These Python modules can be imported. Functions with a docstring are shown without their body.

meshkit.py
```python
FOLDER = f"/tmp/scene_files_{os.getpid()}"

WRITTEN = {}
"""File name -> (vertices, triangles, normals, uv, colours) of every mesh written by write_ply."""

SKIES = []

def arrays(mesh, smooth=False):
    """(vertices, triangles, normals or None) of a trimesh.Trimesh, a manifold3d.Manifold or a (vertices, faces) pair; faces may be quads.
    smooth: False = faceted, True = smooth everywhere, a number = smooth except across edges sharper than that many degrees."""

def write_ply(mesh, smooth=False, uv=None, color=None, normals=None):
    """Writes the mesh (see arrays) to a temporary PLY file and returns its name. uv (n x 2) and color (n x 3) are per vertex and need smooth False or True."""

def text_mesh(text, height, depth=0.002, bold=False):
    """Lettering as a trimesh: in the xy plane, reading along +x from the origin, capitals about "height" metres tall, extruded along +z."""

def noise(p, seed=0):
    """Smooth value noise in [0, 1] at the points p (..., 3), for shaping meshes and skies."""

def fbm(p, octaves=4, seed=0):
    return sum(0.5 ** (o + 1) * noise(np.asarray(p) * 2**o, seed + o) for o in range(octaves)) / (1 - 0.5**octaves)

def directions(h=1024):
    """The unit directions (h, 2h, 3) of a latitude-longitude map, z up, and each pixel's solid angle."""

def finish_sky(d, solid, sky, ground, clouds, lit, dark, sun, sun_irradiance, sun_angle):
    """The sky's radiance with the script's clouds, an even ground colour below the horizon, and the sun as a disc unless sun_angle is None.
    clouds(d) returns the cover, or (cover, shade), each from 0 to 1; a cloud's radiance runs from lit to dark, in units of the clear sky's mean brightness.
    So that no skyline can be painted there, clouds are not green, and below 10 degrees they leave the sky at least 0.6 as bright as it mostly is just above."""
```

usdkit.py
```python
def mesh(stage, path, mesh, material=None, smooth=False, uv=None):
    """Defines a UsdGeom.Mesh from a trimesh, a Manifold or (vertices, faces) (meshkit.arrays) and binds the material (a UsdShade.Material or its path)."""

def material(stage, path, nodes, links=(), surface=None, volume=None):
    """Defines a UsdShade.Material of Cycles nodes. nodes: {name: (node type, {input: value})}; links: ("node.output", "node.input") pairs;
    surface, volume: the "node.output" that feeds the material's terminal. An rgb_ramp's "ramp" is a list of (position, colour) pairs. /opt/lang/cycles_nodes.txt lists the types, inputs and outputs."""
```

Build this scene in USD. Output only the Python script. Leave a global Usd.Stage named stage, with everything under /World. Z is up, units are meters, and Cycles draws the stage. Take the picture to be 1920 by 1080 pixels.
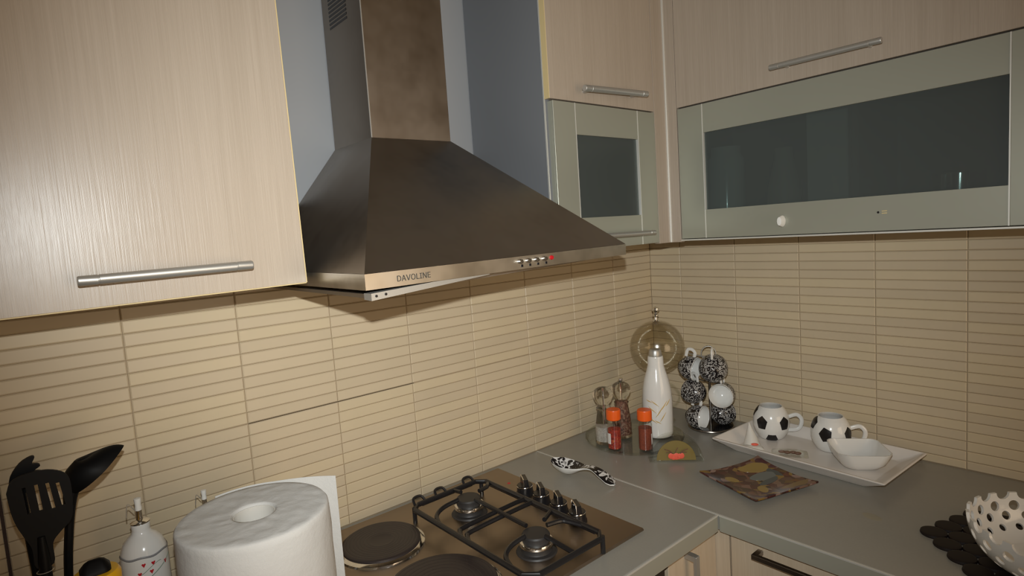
import math
import numpy as np
import trimesh
import manifold3d as m3
import meshkit
import usdkit
from pxr import Usd, UsdGeom, UsdLux, UsdShade, Gf, Sdf

rng = np.random.default_rng(7)
stage = Usd.Stage.CreateInMemory()
UsdGeom.SetStageUpAxis(stage, UsdGeom.Tokens.z)
UsdGeom.SetStageMetersPerUnit(stage, 1.0)
UsdGeom.Xform.Define(stage, "/World")
UsdGeom.Scope.Define(stage, "/World/Looks")

# ------------------------------------------------------------------ camera, light, exposure
EYE = (-1.75145, -1.30018, 1.56278)
RIGHT, UP, BACK = ((0.758729, -0.647994, -0.066588), (0.111458, 0.028427, 0.993363), (-0.6418, -0.761115, 0.093792))


def frame(r, u, b, e):
    return Gf.Matrix4d(*r, 0, *u, 0, *b, 0, *e, 1)


cam = UsdGeom.Camera.Define(stage, "/World/camera")
cam.AddTransformOp().Set(frame(RIGHT, UP, BACK, EYE))
cam.CreateHorizontalApertureAttr(36.0)
cam.CreateVerticalApertureAttr(20.25)
cam.CreateFocalLengthAttr(36.0 * 1109.664 / 1920.0)
cam.CreateClippingRangeAttr((0.02, 50.0))
cam.CreateExposureAttr(0.0)

FLASH, UNSEEN_LIGHT = 24300.0, 2.3
flash = UsdLux.SphereLight.Define(stage, "/World/camera_flash")        # the photographer's flash, just above the lens, its beam fading towards the edges
yaw = math.radians(2.0)                                                # its beam points a touch right of the lens axis
FR = tuple(r * math.cos(yaw) + b * math.sin(yaw) for r, b in zip(RIGHT, BACK))
FB_ = tuple(b * math.cos(yaw) - r * math.sin(yaw) for r, b in zip(RIGHT, BACK))
flash.AddTransformOp().Set(frame(FR, UP, FB_, (-1.745, -1.30, 1.648)))
flash.CreateRadiusAttr(0.008)
flash.CreateIntensityAttr(FLASH)
flash.CreateColorAttr(Gf.Vec3f(1.0, 1.04, 1.03))
shaping = UsdLux.ShapingAPI.Apply(flash.GetPrim())
shaping.CreateShapingConeAngleAttr(51.5)
shaping.CreateShapingConeSoftnessAttr(1.0)
glow = UsdLux.RectLight.Define(stage, "/World/unseen_warm_light")            # unseen warm light behind the camera, placed to lighten shadows and the hood rim
glow.AddTransformOp().Set(frame((-1, 0, 0), (0, 0, 1), (0, -1, 0), (-0.75, -3.17, 1.2)))
glow.CreateWidthAttr(1.3)
glow.CreateHeightAttr(1.9)
glow.CreateIntensityAttr(UNSEEN_LIGHT)
glow.CreateColorAttr(Gf.Vec3f(1.0, 0.74, 0.48))

# ------------------------------------------------------------------ helpers: prims
used = {}


def numbered(path):
    n = used.get(path, 0)
    used[path] = n + 1
    return path if n == 0 else f"{path}_{n:03d}"


class Thing:
    def __init__(self, path, M):
        self.path, self.M = path, M
        self.inv = np.linalg.inv(M)


def keys(prim, **kw):
    for k, v in kw.items():
        if v is not None:
            prim.SetCustomDataByKey(k, v)


def rot(axis, deg):
    return trimesh.transformations.rotation_matrix(math.radians(deg), axis)


def thing(name, label, cat, loc=(0, 0, 0), rotz=0, group=None, R=None, kind=None):
    path = numbered("/World/" + name)
    x = UsdGeom.Xform.Define(stage, path)
    M = np.eye(4)
    if R is not None:
        M[:3, :3] = np.asarray(R)[:3, :3]
    elif rotz:
        M = rot([0, 0, 1], rotz)
    M[:3, 3] = loc
    x.AddTransformOp().Set(Gf.Matrix4d(*M.T.ravel().tolist()))
    keys(x.GetPrim(), label=label, category=cat, group=group, kind=kind)
    return Thing(path, M)


def put(mesh, M):
    if hasattr(mesh, "to_mesh"):
        v, f, _ = meshkit.arrays(mesh)
        mesh = trimesh.Trimesh(v, f, process=False)
    mesh = mesh.copy()
    mesh.apply_transform(M)
    return mesh


def part(t, name, mesh, mat, label=None, smooth=35, world=False, kind=None):
    """A part; its mesh is in the thing's own frame, or in world coordinates with world=True."""
    base = t if isinstance(t, str) else t.path
    path = numbered(base + "/" + name)
    if world:
        mesh = put(mesh, t.inv)
    p = usdkit.mesh(stage, path, mesh, MAT[mat], smooth=smooth)
    keys(p.GetPrim(), label=label, kind=kind)
    return Thing(path, t.M) if not isinstance(t, str) else Thing(path, np.eye(4))


def solo(name, mesh, mat, label=None, cat=None, group=None, kind=None, smooth=35):
    path = numbered("/World/" + name)
    p = usdkit.mesh(stage, path, mesh, MAT[mat], smooth=smooth)
    keys(p.GetPrim(), label=label, category=cat, group=group, kind=kind)
    return Thing(path, np.eye(4))


# ------------------------------------------------------------------ helpers: shapes
def box(x0, x1, y0, y1, z0, z1, c=0.0):
    x0, x1, y0, y1, z0, z1 = min(x0, x1), max(x0, x1), min(y0, y1), max(y0, y1), min(z0, z1), max(z0, z1)
    if c <= 0:
        b = trimesh.creation.box([x1 - x0, y1 - y0, z1 - z0])
        b.apply_translation([(x0 + x1) / 2, (y0 + y1) / 2, (z0 + z1) / 2])
        return b
    p = []
    for sx in (0, 1):
        for sy in (0, 1):
            for sz in (0, 1):
                X, Y, Z = (x0, x1)[sx], (y0, y1)[sy], (z0, z1)[sz]
                dx, dy, dz = c * (1 - 2 * sx), c * (1 - 2 * sy), c * (1 - 2 * sz)
                p += [(X, Y + dy, Z + dz), (X + dx, Y, Z + dz), (X + dx, Y + dy, Z)]
    return trimesh.convex.convex_hull(np.array(p))


def cat(*ms):
    return trimesh.util.concatenate([put(m, np.eye(4)) for m in ms])


def lathe(profile, n=40, closed=False):
    """Surface of revolution about z of (r, z) points; closed joins the last point to the first."""
    P = np.array(profile, float)
    a = np.linspace(0, 2 * math.pi, n, endpoint=False)
    v, idx = [], []
    for r, z in P:
        if r < 1e-7:
            idx.append([len(v)] * n)
            v.append((0, 0, z))
        else:
            idx.append(list(range(len(v), len(v) + n)))
            v += [(r * math.cos(t), r * math.sin(t), z) for t in a]
    f = []
    rows = list(range(len(P)))
    pairs = list(zip(rows[:-1], rows[1:])) + ([(rows[-1], 0)] if closed else [])
    for i, j in pairs:
        for k in range(n):
            q = [idx[i][k], idx[i][(k + 1) % n], idx[j][(k + 1) % n], idx[j][k]]
            for tri in ((q[0], q[1], q[2]), (q[0], q[2], q[3])):
                if len(set(tri)) == 3:
                    f.append(tri)
    return trimesh.Trimesh(np.array(v), np.array(f), process=False)


def curve(P, n=8):
    """Catmull-Rom through the points."""
    P = np.array(P, float)
    Q = np.vstack([2 * P[0] - P[1], P, 2 * P[-1] - P[-2]])
    out = []
    for i in range(len(P) - 1):
        a, b, c, d = Q[i:i + 4]
        for t in np.linspace(0, 1, n, endpoint=False):
            out.append(0.5 * (2 * b + (c - a) * t + (2 * a - 5 * b + 4 * c - d) * t * t + (3 * b - a - 3 * c + d) * t ** 3))
    out.append(P[-1])
    return np.array(out)


def tube(P, r, n=10, closed=False, flat=1.0):
    P = np.array(P, float)
    m = len(P)
    r = np.broadcast_to(np.asarray(r, float), (m,))
    T = np.gradient(P, axis=0) if not closed else np.roll(P, -1, 0) - np.roll(P, 1, 0)
    T /= np.linalg.norm(T, axis=1, keepdims=True)
    up = np.array([0, 0, 1.0]) if abs(T[0][2]) < 0.9 else np.array([1.0, 0, 0])
    N = up - T[0] * (up @ T[0])
    N /= np.linalg.norm(N)
    v = []
    for i in range(m):
        N = N - T[i] * (N @ T[i])
        N /= np.linalg.norm(N)
        B = np.cross(T[i], N)
        for k in range(n):
            t = 2 * math.pi * k / n
            v.append(P[i] + r[i] * (math.cos(t) * N * flat + math.sin(t) * B))
    f = []
    for i in range(m if closed else m - 1):
        j = (i + 1) % m
        for k in range(n):
            a, b, c, d = i * n + k, i * n + (k + 1) % n, j * n + (k + 1) % n, j * n + k
            f += [(a, b, c), (a, c, d)]
    if not closed:
        for base, flip in ((0, 1), ((m - 1) * n, 0)):
            c = len(v)
            v.append(P[0] if flip else P[-1])
            for k in range(n):
                t = (c, base + (k + 1) % n, base + k) if flip else (c, base + k, base + (k + 1) % n)
                f.append(t)
    g = trimesh.Trimesh(np.array(v), np.array(f), process=False)
    g.fix_normals() if False else None
    return g


def loft(rings, cap0=True, cap1=True, closed=False):
    """Rings of equal point counts joined in order."""
    R = [np.array(r, float) for r in rings]
    n = len(R[0])
    v = np.vstack(R)
    f = []
    for i in range(len(R) if closed else len(R) - 1):
        j = (i + 1) % len(R)
        for k in range(n):
            a, b, c, d = i * n + k, i * n + (k + 1) % n, j * n + (k + 1) % n, j * n + k
            f += [(a, b, c), (a, c, d)]
    v = list(v)
    for on, base, flip in ((cap0 and not closed, 0, 1), (cap1 and not closed, (len(R) - 1) * n, 0)):
        if on:
            c = len(v)
            v.append(np.mean(v[base:base + n], axis=0))
            for k in range(n):
                f.append((c, base + (k + 1) % n, base + k) if flip else (c, base + k, base + (k + 1) % n))
    return trimesh.Trimesh(np.array(v), np.array(f), process=False)


def rrect(hx, hy, r, z, n=6):
    out = []
    for cx, cy, a0 in ((hx - r, hy - r, 0), (-hx + r, hy - r, 90), (-hx + r, -hy + r, 180), (hx - r, -hy + r, 270)):
        for t in np.linspace(a0, a0 + 90, n):
            out.append((cx + r * math.cos(math.radians(t)), cy + r * math.sin(math.radians(t)), z))
    return np.array(out)


def slab(poly, y0, y1):
    """A polygon given in (x, z), extruded from y0 to y1."""
    from shapely.geometry import Polygon
    g = poly if hasattr(poly, "exterior") else Polygon(poly)
    m = trimesh.creation.extrude_polygon(g, abs(y1 - y0), engine="earcut")
    v = m.vertices.copy()
    m.vertices = np.c_[v[:, 0], max(y0, y1) - v[:, 2], v[:, 1]]
    return m


def cyl(p0, p1, r, n=20):
    return tube([p0, p1], r, n)


def sphere(c, r, s=(1, 1, 1), sub=2):
    m = trimesh.creation.icosphere(sub, r)
    m.apply_scale(s)
    m.apply_translation(c)
    return m


# ------------------------------------------------------------------ materials
MAT = {}


def mat(name, nodes, links=(), surface="p.BSDF"):
    MAT[name] = usdkit.material(stage, "/World/Looks/" + name, nodes, links, surface=surface)


def plain(name, color, rough=0.5, metal=0.0, **kw):
    mat(name, {"p": ("principled_bsdf", dict(base_color=color, roughness=rough, metallic=metal, **kw))})


def wood(name, dark, light, rough=0.33):
    mat(name, {
        "g": ("geometry", {}),
        "m1": ("mapping", {"scale": (150, 150, 3.0)}), "n1": ("noise_texture", {"scale": 1.0, "detail": 4.0, "roughness": 0.6}),
        "m2": ("mapping", {"scale": (520, 520, 9.0)}), "n2": ("noise_texture", {"scale": 1.0, "detail": 3.0, "roughness": 0.6}),
        "m3": ("mapping", {"scale": (22, 22, 0.5)}), "n3": ("noise_texture", {"scale": 1.0, "detail": 2.0}),
        "a": ("mix_color", {"fac": 0.55}), "b": ("mix_color", {"fac": 0.3}),
        "r": ("rgb_ramp", {"ramp": [(0.34, dark), (0.52, tuple((d + l) / 2 for d, l in zip(dark, light))), (0.68, light)]}),
        "bump": ("bump", {"strength": 0.35, "distance": 0.0006}),
        "p": ("principled_bsdf", {"roughness": rough, "specular_ior_level": 0.6}),
    }, [("g.position", "m1.vector"), ("g.position", "m2.vector"), ("g.position", "m3.vector"),
        ("m1.vector", "n1.vector"), ("m2.vector", "n2.vector"), ("m3.vector", "n3.vector"),
        ("n1.color", "a.a"), ("n2.color", "a.b"), ("a.result", "b.a"), ("n3.color", "b.b"),
        ("b.result", "r.fac"), ("r.color", "p.base_color"), ("n2.fac", "bump.height"), ("bump.normal", "p.normal")])


wood("pale_wood", (0.345, 0.283, 0.220), (0.45, 0.378, 0.306))
wood("base_wood", (0.50, 0.40, 0.28), (0.64, 0.53, 0.40))
plain("wood_edge", (0.60, 0.47, 0.24), 0.5)
plain("grey_laminate", (0.165, 0.173, 0.186), 0.5)


def steel(name, color, rough, axis=(4, 4, 300), bump=0.0004):
    mat(name, {
        "g": ("geometry", {}), "m": ("mapping", {"scale": axis}), "n": ("noise_texture", {"scale": 1.0, "detail": 3.0}),
        "n2": ("noise_texture", {"scale": 7.0, "detail": 3.0, "roughness": 0.6}),
        "rr": ("map_range", {"from_min": 0.3, "from_max": 0.7, "to_min": rough - 0.06, "to_max": rough + 0.09}),
        "c": ("mix_color", {"a": tuple(0.86 * x for x in color), "b": tuple(1.1 * x for x in color)}),
        "bump": ("bump", {"strength": 0.12, "distance": bump}),
        "p": ("principled_bsdf", {"metallic": 1.0, "anisotropic": 0.3}),
    }, [("g.position", "m.vector"), ("m.vector", "n.vector"), ("g.position", "n2.vector"), ("n2.fac", "rr.value"), ("rr.result", "p.roughness"),
        ("n2.fac", "c.fac"), ("c.result", "p.base_color"), ("n.fac", "bump.height"), ("bump.normal", "p.normal")])


steel("hood_steel", (0.33, 0.29, 0.25), 0.36)
steel("rim_steel", (0.62, 0.58, 0.51), 0.29)
steel("hob_steel", (0.36, 0.295, 0.235), 0.38, (300, 4, 4))
plain("chrome", (0.8, 0.79, 0.77), 0.12, 1.0)
plain("aluminium", (0.50, 0.49, 0.46), 0.42, 0.75)
plain("bright_trim", (0.66, 0.65, 0.60), 0.4, 0.4)
plain("frame_metal", (0.33, 0.33, 0.27), 0.38, 0.3)
plain("bronze_steel", (0.30, 0.27, 0.24), 0.3, 1.0)

for i, (k, s) in enumerate(((1.0, 1.0), (0.965, 1.0), (1.03, 0.97))):
    mat(f"tile_glaze_{i}", {
        "g": ("geometry", {}), "n": ("noise_texture", {"scale": 11.0, "detail": 3.0}),
        "c": ("mix_color", {"a": (0.575 * k, 0.475 * k, 0.325 * k * s), "b": (0.63 * k, 0.515 * k, 0.36 * k * s)}),
        "p": ("principled_bsdf", {"roughness": 0.36, "specular_ior_level": 0.45}),
    }, [("g.position", "n.vector"), ("n.fac", "c.fac"), ("c.result", "p.base_color")])
plain("grout", (0.33, 0.25, 0.16), 0.85)
plain("open_joint", (0.12, 0.085, 0.05), 0.85)
plain("dark_grout", (0.05, 0.03, 0.025), 0.8)
plain("grey_paint", (0.285, 0.295, 0.31), 0.6)
plain("cream_paint", (0.62, 0.53, 0.40), 0.75)
plain("ceiling_white", (0.72, 0.66, 0.56), 0.85)
plain("floor_brown", (0.22, 0.16, 0.11), 0.5)

mat("worktop_laminate", {
    "g": ("geometry", {}), "n": ("noise_texture", {"scale": 260.0, "detail": 2.0}), "n2": ("noise_texture", {"scale": 5.0, "detail": 3.0}),
    "c": ("mix_color", {"a": (0.285, 0.27, 0.237), "b": (0.325, 0.31, 0.272)}),
    "rr": ("map_range", {"from_min": 0.3, "from_max": 0.7, "to_min": 0.26, "to_max": 0.36}),
    "p": ("principled_bsdf", {"specular_ior_level": 0.5}),
}, [("g.position", "n.vector"), ("g.position", "n2.vector"), ("n.fac", "c.fac"), ("c.result", "p.base_color"), ("n2.fac", "rr.value"), ("rr.result", "p.roughness")])
plain("worktop_edge", (0.36, 0.355, 0.295), 0.4, 0.2)
mat("frosted_glass", {
    "t": ("transparent_bsdf", {"color": (0.72, 0.80, 0.79)}),
    "d": ("principled_bsdf", {"base_color": (0.10, 0.112, 0.108), "roughness": 0.3}),
    "x": ("mix_closure", {"fac": 0.50}),
}, [("t.BSDF", "x.closure1"), ("d.BSDF", "x.closure2")], surface="x.closure")


def clear(name, tint, rough=0.02):
    mat(name, {"f": ("layer_weight", {"blend": 0.5}), "q": ("math", {"math_type": "power", "value2": 3.0}), "k": ("math", {"math_type": "multiply_add", "value2": 0.42, "value3": 0.05}),
               "t": ("transparent_bsdf", {"color": tint}), "g": ("glossy_bsdf", {"color": (1, 1, 1), "roughness": rough}), "x": ("mix_closure", {})},
        [("f.facing", "q.value1"), ("q.value", "k.value1"), ("k.value", "x.fac"), ("t.BSDF", "x.closure1"), ("g.BSDF", "x.closure2")], surface="x.closure")


clear("clear_glass", (0.96, 0.965, 0.945), 0.06)
clear("tray_glass", (0.935, 0.95, 0.925), 0.05)
clear("smoky_glass", (0.945, 0.93, 0.89), 0.14)
mat("acrylic", {"p": ("principled_bsdf", {"base_color": (0.95, 0.95, 0.93), "roughness": 0.10, "transmission_weight": 1.0, "ior": 1.3})})
plain("white_ceramic", (0.78, 0.77, 0.74), 0.16, coat_weight=0.3)
plain("cream_ceramic", (0.72, 0.69, 0.63), 0.25)
plain("platter_white", (0.80, 0.745, 0.69), 0.28)
plain("white_plastic", (0.78, 0.77, 0.73), 0.35)
plain("black_gloss", (0.012, 0.011, 0.012), 0.2)
plain("black_print", (0.01, 0.009, 0.01), 0.25)
plain("black_plastic", (0.004, 0.004, 0.0045), 0.55, specular_ior_level=0.18)
plain("enamel_black", (0.013, 0.012, 0.013), 0.3)
plain("cast_plate", (0.030, 0.022, 0.021), 0.42)
plain("burner_cap", (0.03, 0.027, 0.026), 0.5)
plain("red_plastic", (0.45, 0.01, 0.015), 0.3)
plain("orange_plastic", (0.86, 0.12, 0.01), 0.35)
plain("yellow_plastic", (0.80, 0.45, 0.01), 0.35)
plain("red_print", (0.50, 0.02, 0.03), 0.4)
plain("green_print", (0.20, 0.28, 0.22), 0.5)
plain("grey_print", (0.25, 0.25, 0.26), 0.5)
plain("text_print", (0.04, 0.033, 0.025), 0.6)
plain("white_label", (0.7, 0.68, 0.66), 0.5)
plain("oven_glass", (0.02, 0.013, 0.01), 0.12)
plain("dark_wood_inside", (0.15, 0.145, 0.135), 0.6)
plain("trivet_black", (0.014, 0.009, 0.008), 0.55, specular_ior_level=0.25)
plain("olive_paper", (0.27, 0.19, 0.05), 0.7)
plain("pink_red", (0.80, 0.12, 0.07), 0.5)
plain("brown_sweet", (0.16, 0.075, 0.05), 0.5)
plain("clay_pot", (0.45, 0.42, 0.36), 0.4)
mat("paper_roll", {
    "g": ("geometry", {}), "n": ("noise_texture", {"scale": 55.0, "detail": 4.0, "roughness": 0.65}),
    "bump": ("bump", {"strength": 0.35, "distance": 0.003}),
    "p": ("principled_bsdf", {"base_color": (0.64, 0.63, 0.605), "roughness": 0.9, "specular_ior_level": 0.15}),
}, [("g.position", "n.vector"), ("n.fac", "bump.height"), ("bump.normal", "p.normal")])


def scroll(name, scale, light=(0.72, 0.70, 0.68), cut=0.5, dist=3.5):
    mat(name, {
        "t": ("texture_coordinate", {}), "n": ("noise_texture", {"scale": scale, "detail": 1.5, "roughness": 0.5, "distortion": dist}),
        "r": ("rgb_ramp", {"ramp": [(0.0, (0.012, 0.01, 0.011)), (cut - 0.02, (0.012, 0.01, 0.011)), (cut + 0.02, light), (cut + 0.10, light), (cut + 0.14, (0.02, 0.018, 0.018))]}),
        "p": ("principled_bsdf", {"roughness": 0.16}),
    }, [("t.object", "n.vector"), ("n.fac", "r.fac"), ("r.color", "p.base_color")])


scroll("scroll_print", 85.0, light=(0.5, 0.48, 0.46), cut=0.52, dist=2.5)
scroll("scroll_print_large", 30.0, cut=0.53, dist=2.2)


def chunks(name, scale, stops, rough=0.6, transmission=0.0):
    mat(name, {
        "t": ("texture_coordinate", {}), "v": ("voronoi_texture", {"scale": scale}), "b": ("rgb_to_bw", {}),
        "r": ("rgb_ramp", {"ramp": stops}), "p": ("principled_bsdf", {"roughness": rough}),
    }, [("t.object", "v.vector"), ("v.color", "b.color"), ("b.val", "r.fac"), ("r.color", "p.base_color")])


chunks("chilli_flakes", 260.0, [(0.2, (0.20, 0.012, 0.01)), (0.5, (0.42, 0.03, 0.015)), (0.75, (0.30, 0.02, 0.01)), (0.9, (0.55, 0.16, 0.04))])
chunks("red_powder", 500.0, [(0.2, (0.20, 0.035, 0.015)), (0.8, (0.30, 0.06, 0.03))])
chunks("peppercorns", 210.0, [(0.2, (0.10, 0.04, 0.025)), (0.5, (0.25, 0.10, 0.06)), (0.8, (0.38, 0.25, 0.17))])
chunks("salt_grains", 300.0, [(0.2, (0.55, 0.50, 0.44)), (0.8, (0.72, 0.68, 0.62))])
mat("fruit_print", {
    "t": ("texture_coordinate", {}), "n": ("noise_texture", {"scale": 14.0, "detail": 2.0}), "va": ("mix_vector", {"fac": 0.06}),
    "v": ("voronoi_texture", {"scale": 62.0}), "b": ("rgb_to_bw", {}),
    "r": ("rgb_ramp", {"ramp": [(0.12, (0.02, 0.008, 0.008)), (0.30, (0.085, 0.018, 0.016)), (0.42, (0.035, 0.018, 0.012)), (0.52, (0.20, 0.11, 0.075)), (0.60, (0.05, 0.016, 0.012)), (0.68, (0.25, 0.15, 0.03)), (0.76, (0.12, 0.03, 0.014)), (0.85, (0.26, 0.17, 0.14))]}),
    "p": ("principled_bsdf", {"roughness": 0.13}),
}, [("t.object", "n.vector"), ("t.object", "va.a"), ("n.color", "va.b"), ("va.result", "v.vector"), ("v.color", "b.color"), ("b.val", "r.fac"), ("r.color", "p.base_color")])
plain("print_ochre", (0.30, 0.20, 0.05), 0.15)
plain("print_slate", (0.055, 0.07, 0.075), 0.15)
plain("print_pale", (0.13, 0.15, 0.15), 0.15)
plain("print_tan", (0.19, 0.115, 0.04), 0.15)
plain("stain", (0.315, 0.285, 0.215), 0.35)
plain("gold_print", (0.60, 0.40, 0.12), 0.35)

# ------------------------------------------------------------------ the room
ZC = 0.90            # worktop
ROW, COL = 0.025, 0.2
Z0 = ZC + 22.9 * ROW # groove 0 of the tiles


def struct(name, mesh, m, smooth=False, label=None):
    return solo(name, mesh, m, kind="structure", smooth=smooth, label=label)


wall_back = struct("wall_back", box(-3.4, 0.1, 0.006, 0.1, 0, 2.6), "grey_paint", label="grey painted wall behind the extractor hood, tiled below")
wall_right = struct("wall_right", box(0.006, 0.1, -3.2, 0.006, 0, 2.6), "grey_paint", label="wall on the right with tiled backsplash under the wide wall cabinet")
struct("wall_left", box(-3.5, -3.4, -3.3, 0.1, 0, 2.6), "cream_paint")
struct("wall_front", box(-3.4, 0.1, -3.3, -3.2, 0, 2.6), "cream_paint")
struct("floor", box(-3.5, 0.1, -3.3, 0.1, -0.1, 0), "floor_brown")
struct("ceiling", box(-3.5, 0.1, -3.3, 0.1, 2.6, 2.7), "ceiling_white")

# tiles: long strips 200 x 25 mm, one mesh each, the grout bed behind them
part(wall_back, "grout_bed", box(-2.2, 0.0028, 0.0028, 0.008, ZC - 0.03, Z0 + 2 * ROW), "grout", smooth=False)
part(wall_right, "grout_bed", box(0.0028, 0.008, -1.4, 0.0028, ZC - 0.03, Z0 + 2 * ROW), "grout", smooth=False)


def tile_mesh(a0, a1, z0, z1, wall, lift):
    """Front face with chamfered edges on a back rectangle."""
    c, g, d = 0.0020, 0.0005, 0.004
    a0, a1, z0, z1 = a0 + g, a1 - g, z0 + g, z1 - g
    pts = []
    for depth, k in ((d, 0), (0.0017 - lift, 0), (-lift, c)):
        pts += [(a0 + k, z0 + k, depth), (a1 - k, z0 + k, depth), (a1 - k, z1 - k, depth), (a0 + k, z1 - k, depth)]
    pts = np.array(pts)
    V = np.c_[pts[:, 0], pts[:, 2], pts[:, 1]] if wall == "back" else np.c_[pts[:, 2], pts[:, 0], pts[:, 1]]
    f = []
    for i in (0, 4):
        for k in range(4):
            a, b, e, h = i + k, i + (k + 1) % 4, i + 4 + (k + 1) % 4, i + 4 + k
            f += [(a, b, e), (a, e, h)]
    f += [(8, 9, 10), (8, 10, 11)]
    F = np.array(f)
    if wall == "right":
        F = F[:, ::-1]
    return trimesh.Trimesh(V, F, process=False)


TOPROW = -2
back_edges = [0.0025, -0.2047] + [-0.2047 - COL * k for k in range(1, 11)]
right_edges = [0.0, -0.1252] + [-0.1252 - COL * k for k in range(1, 7)]
for wall, edges, holder in (("back", back_edges, wall_back), ("right", right_edges, wall_right)):
    for a1, a0 in zip(edges[:-1], edges[1:]):
        for r in range(TOPROW, 23):
            z1 = Z0 - r * ROW
            z0 = max(z1 - ROW, ZC + 0.0005)
            lift = float(rng.uniform(0, 0.0005))
            gap = 0.0012 if (wall == "back" and r == 10 and a0 < -0.8 and a1 > -1.45) else 0.0     # one joint has opened
            joint = 0.0022 if (wall == "back" and abs(a1 + 1.8047) < 0.01) else 0.0
            part(holder, "tile", tile_mesh(a0, a1 - joint, z0 + gap, z1, wall, lift), f"tile_glaze_{int(rng.integers(0, 3))}", smooth=False)
part(wall_back, "open_joint", box(-1.404, -1.002, 0.0004, 0.004, Z0 - 11 * ROW - 0.0002, Z0 - 11 * ROW + 0.0016), "open_joint", smooth=False, label="darker open joint between two tile rows")
part(wall_back, "dark_joint", box(-1.8085, -1.8040, -0.0006, 0.004, ZC, Z0 - 8 * ROW), "dark_grout", smooth=False, label="dark wide vertical joint between two tile columns")

# ------------------------------------------------------------------ worktops
t = thing("worktop", "grey laminate worktop under the hob along the tiled back wall", "worktop", (-1.5, -0.3, 0.86))
part(t, "top", box(-2.6, -0.6035, -0.598, -0.0005, 0.862, ZC, 0.0015), "worktop_laminate", world=True)
part(t, "edge_strip", box(-2.6, -0.6035, -0.602, -0.598, 0.861, ZC - 0.001, 0.0012), "worktop_edge", "pale grey-green front edge strip", world=True)
part(t, "edge_line", box(-2.6, -0.6035, -0.6024, -0.5985, ZC - 0.0035, ZC + 0.0003, 0.0004), "bright_trim", "bright line along the top of the front edge", world=True)  # thin pale strip drawing the bright line on the top edge
t = thing("worktop", "grey laminate worktop carrying the white platter along the right wall", "worktop", (-0.3, -1.0, 0.86))
part(t, "top", box(-0.598, -0.0005, -2.4, -0.0005, 0.862, ZC, 0.0015), "worktop_laminate", world=True)
part(t, "edge_strip", box(-0.602, -0.598, -2.4, -0.6035, 0.861, ZC - 0.001, 0.0012), "worktop_edge", "pale grey-green front edge strip", world=True)
part(t, "stain", put(lathe([(0, 0.0004), (0.008, 0.0003), (0.012, 0.0)], 24), np.array([[1.0, 0.6, 0, -0.395], [-0.5, 1.6, 0, -0.845], [0, 0, 1, ZC], [0, 0, 0, 1]])), "stain", "faint yellowish stain", world=True)
part(t, "edge_line", box(-0.6024, -0.5985, -2.4, -0.6035, ZC - 0.0035, ZC + 0.0003, 0.0004), "bright_trim", "bright line along the top of the front edge", world=True)
part(t, "joint_strip", box(-0.6030, -0.5990, -0.6030, -0.0005, ZC - 0.003, ZC + 0.0006, 0.0004), "bright_trim", "thin metal strip covering the joint of the two worktops", world=True)

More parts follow.
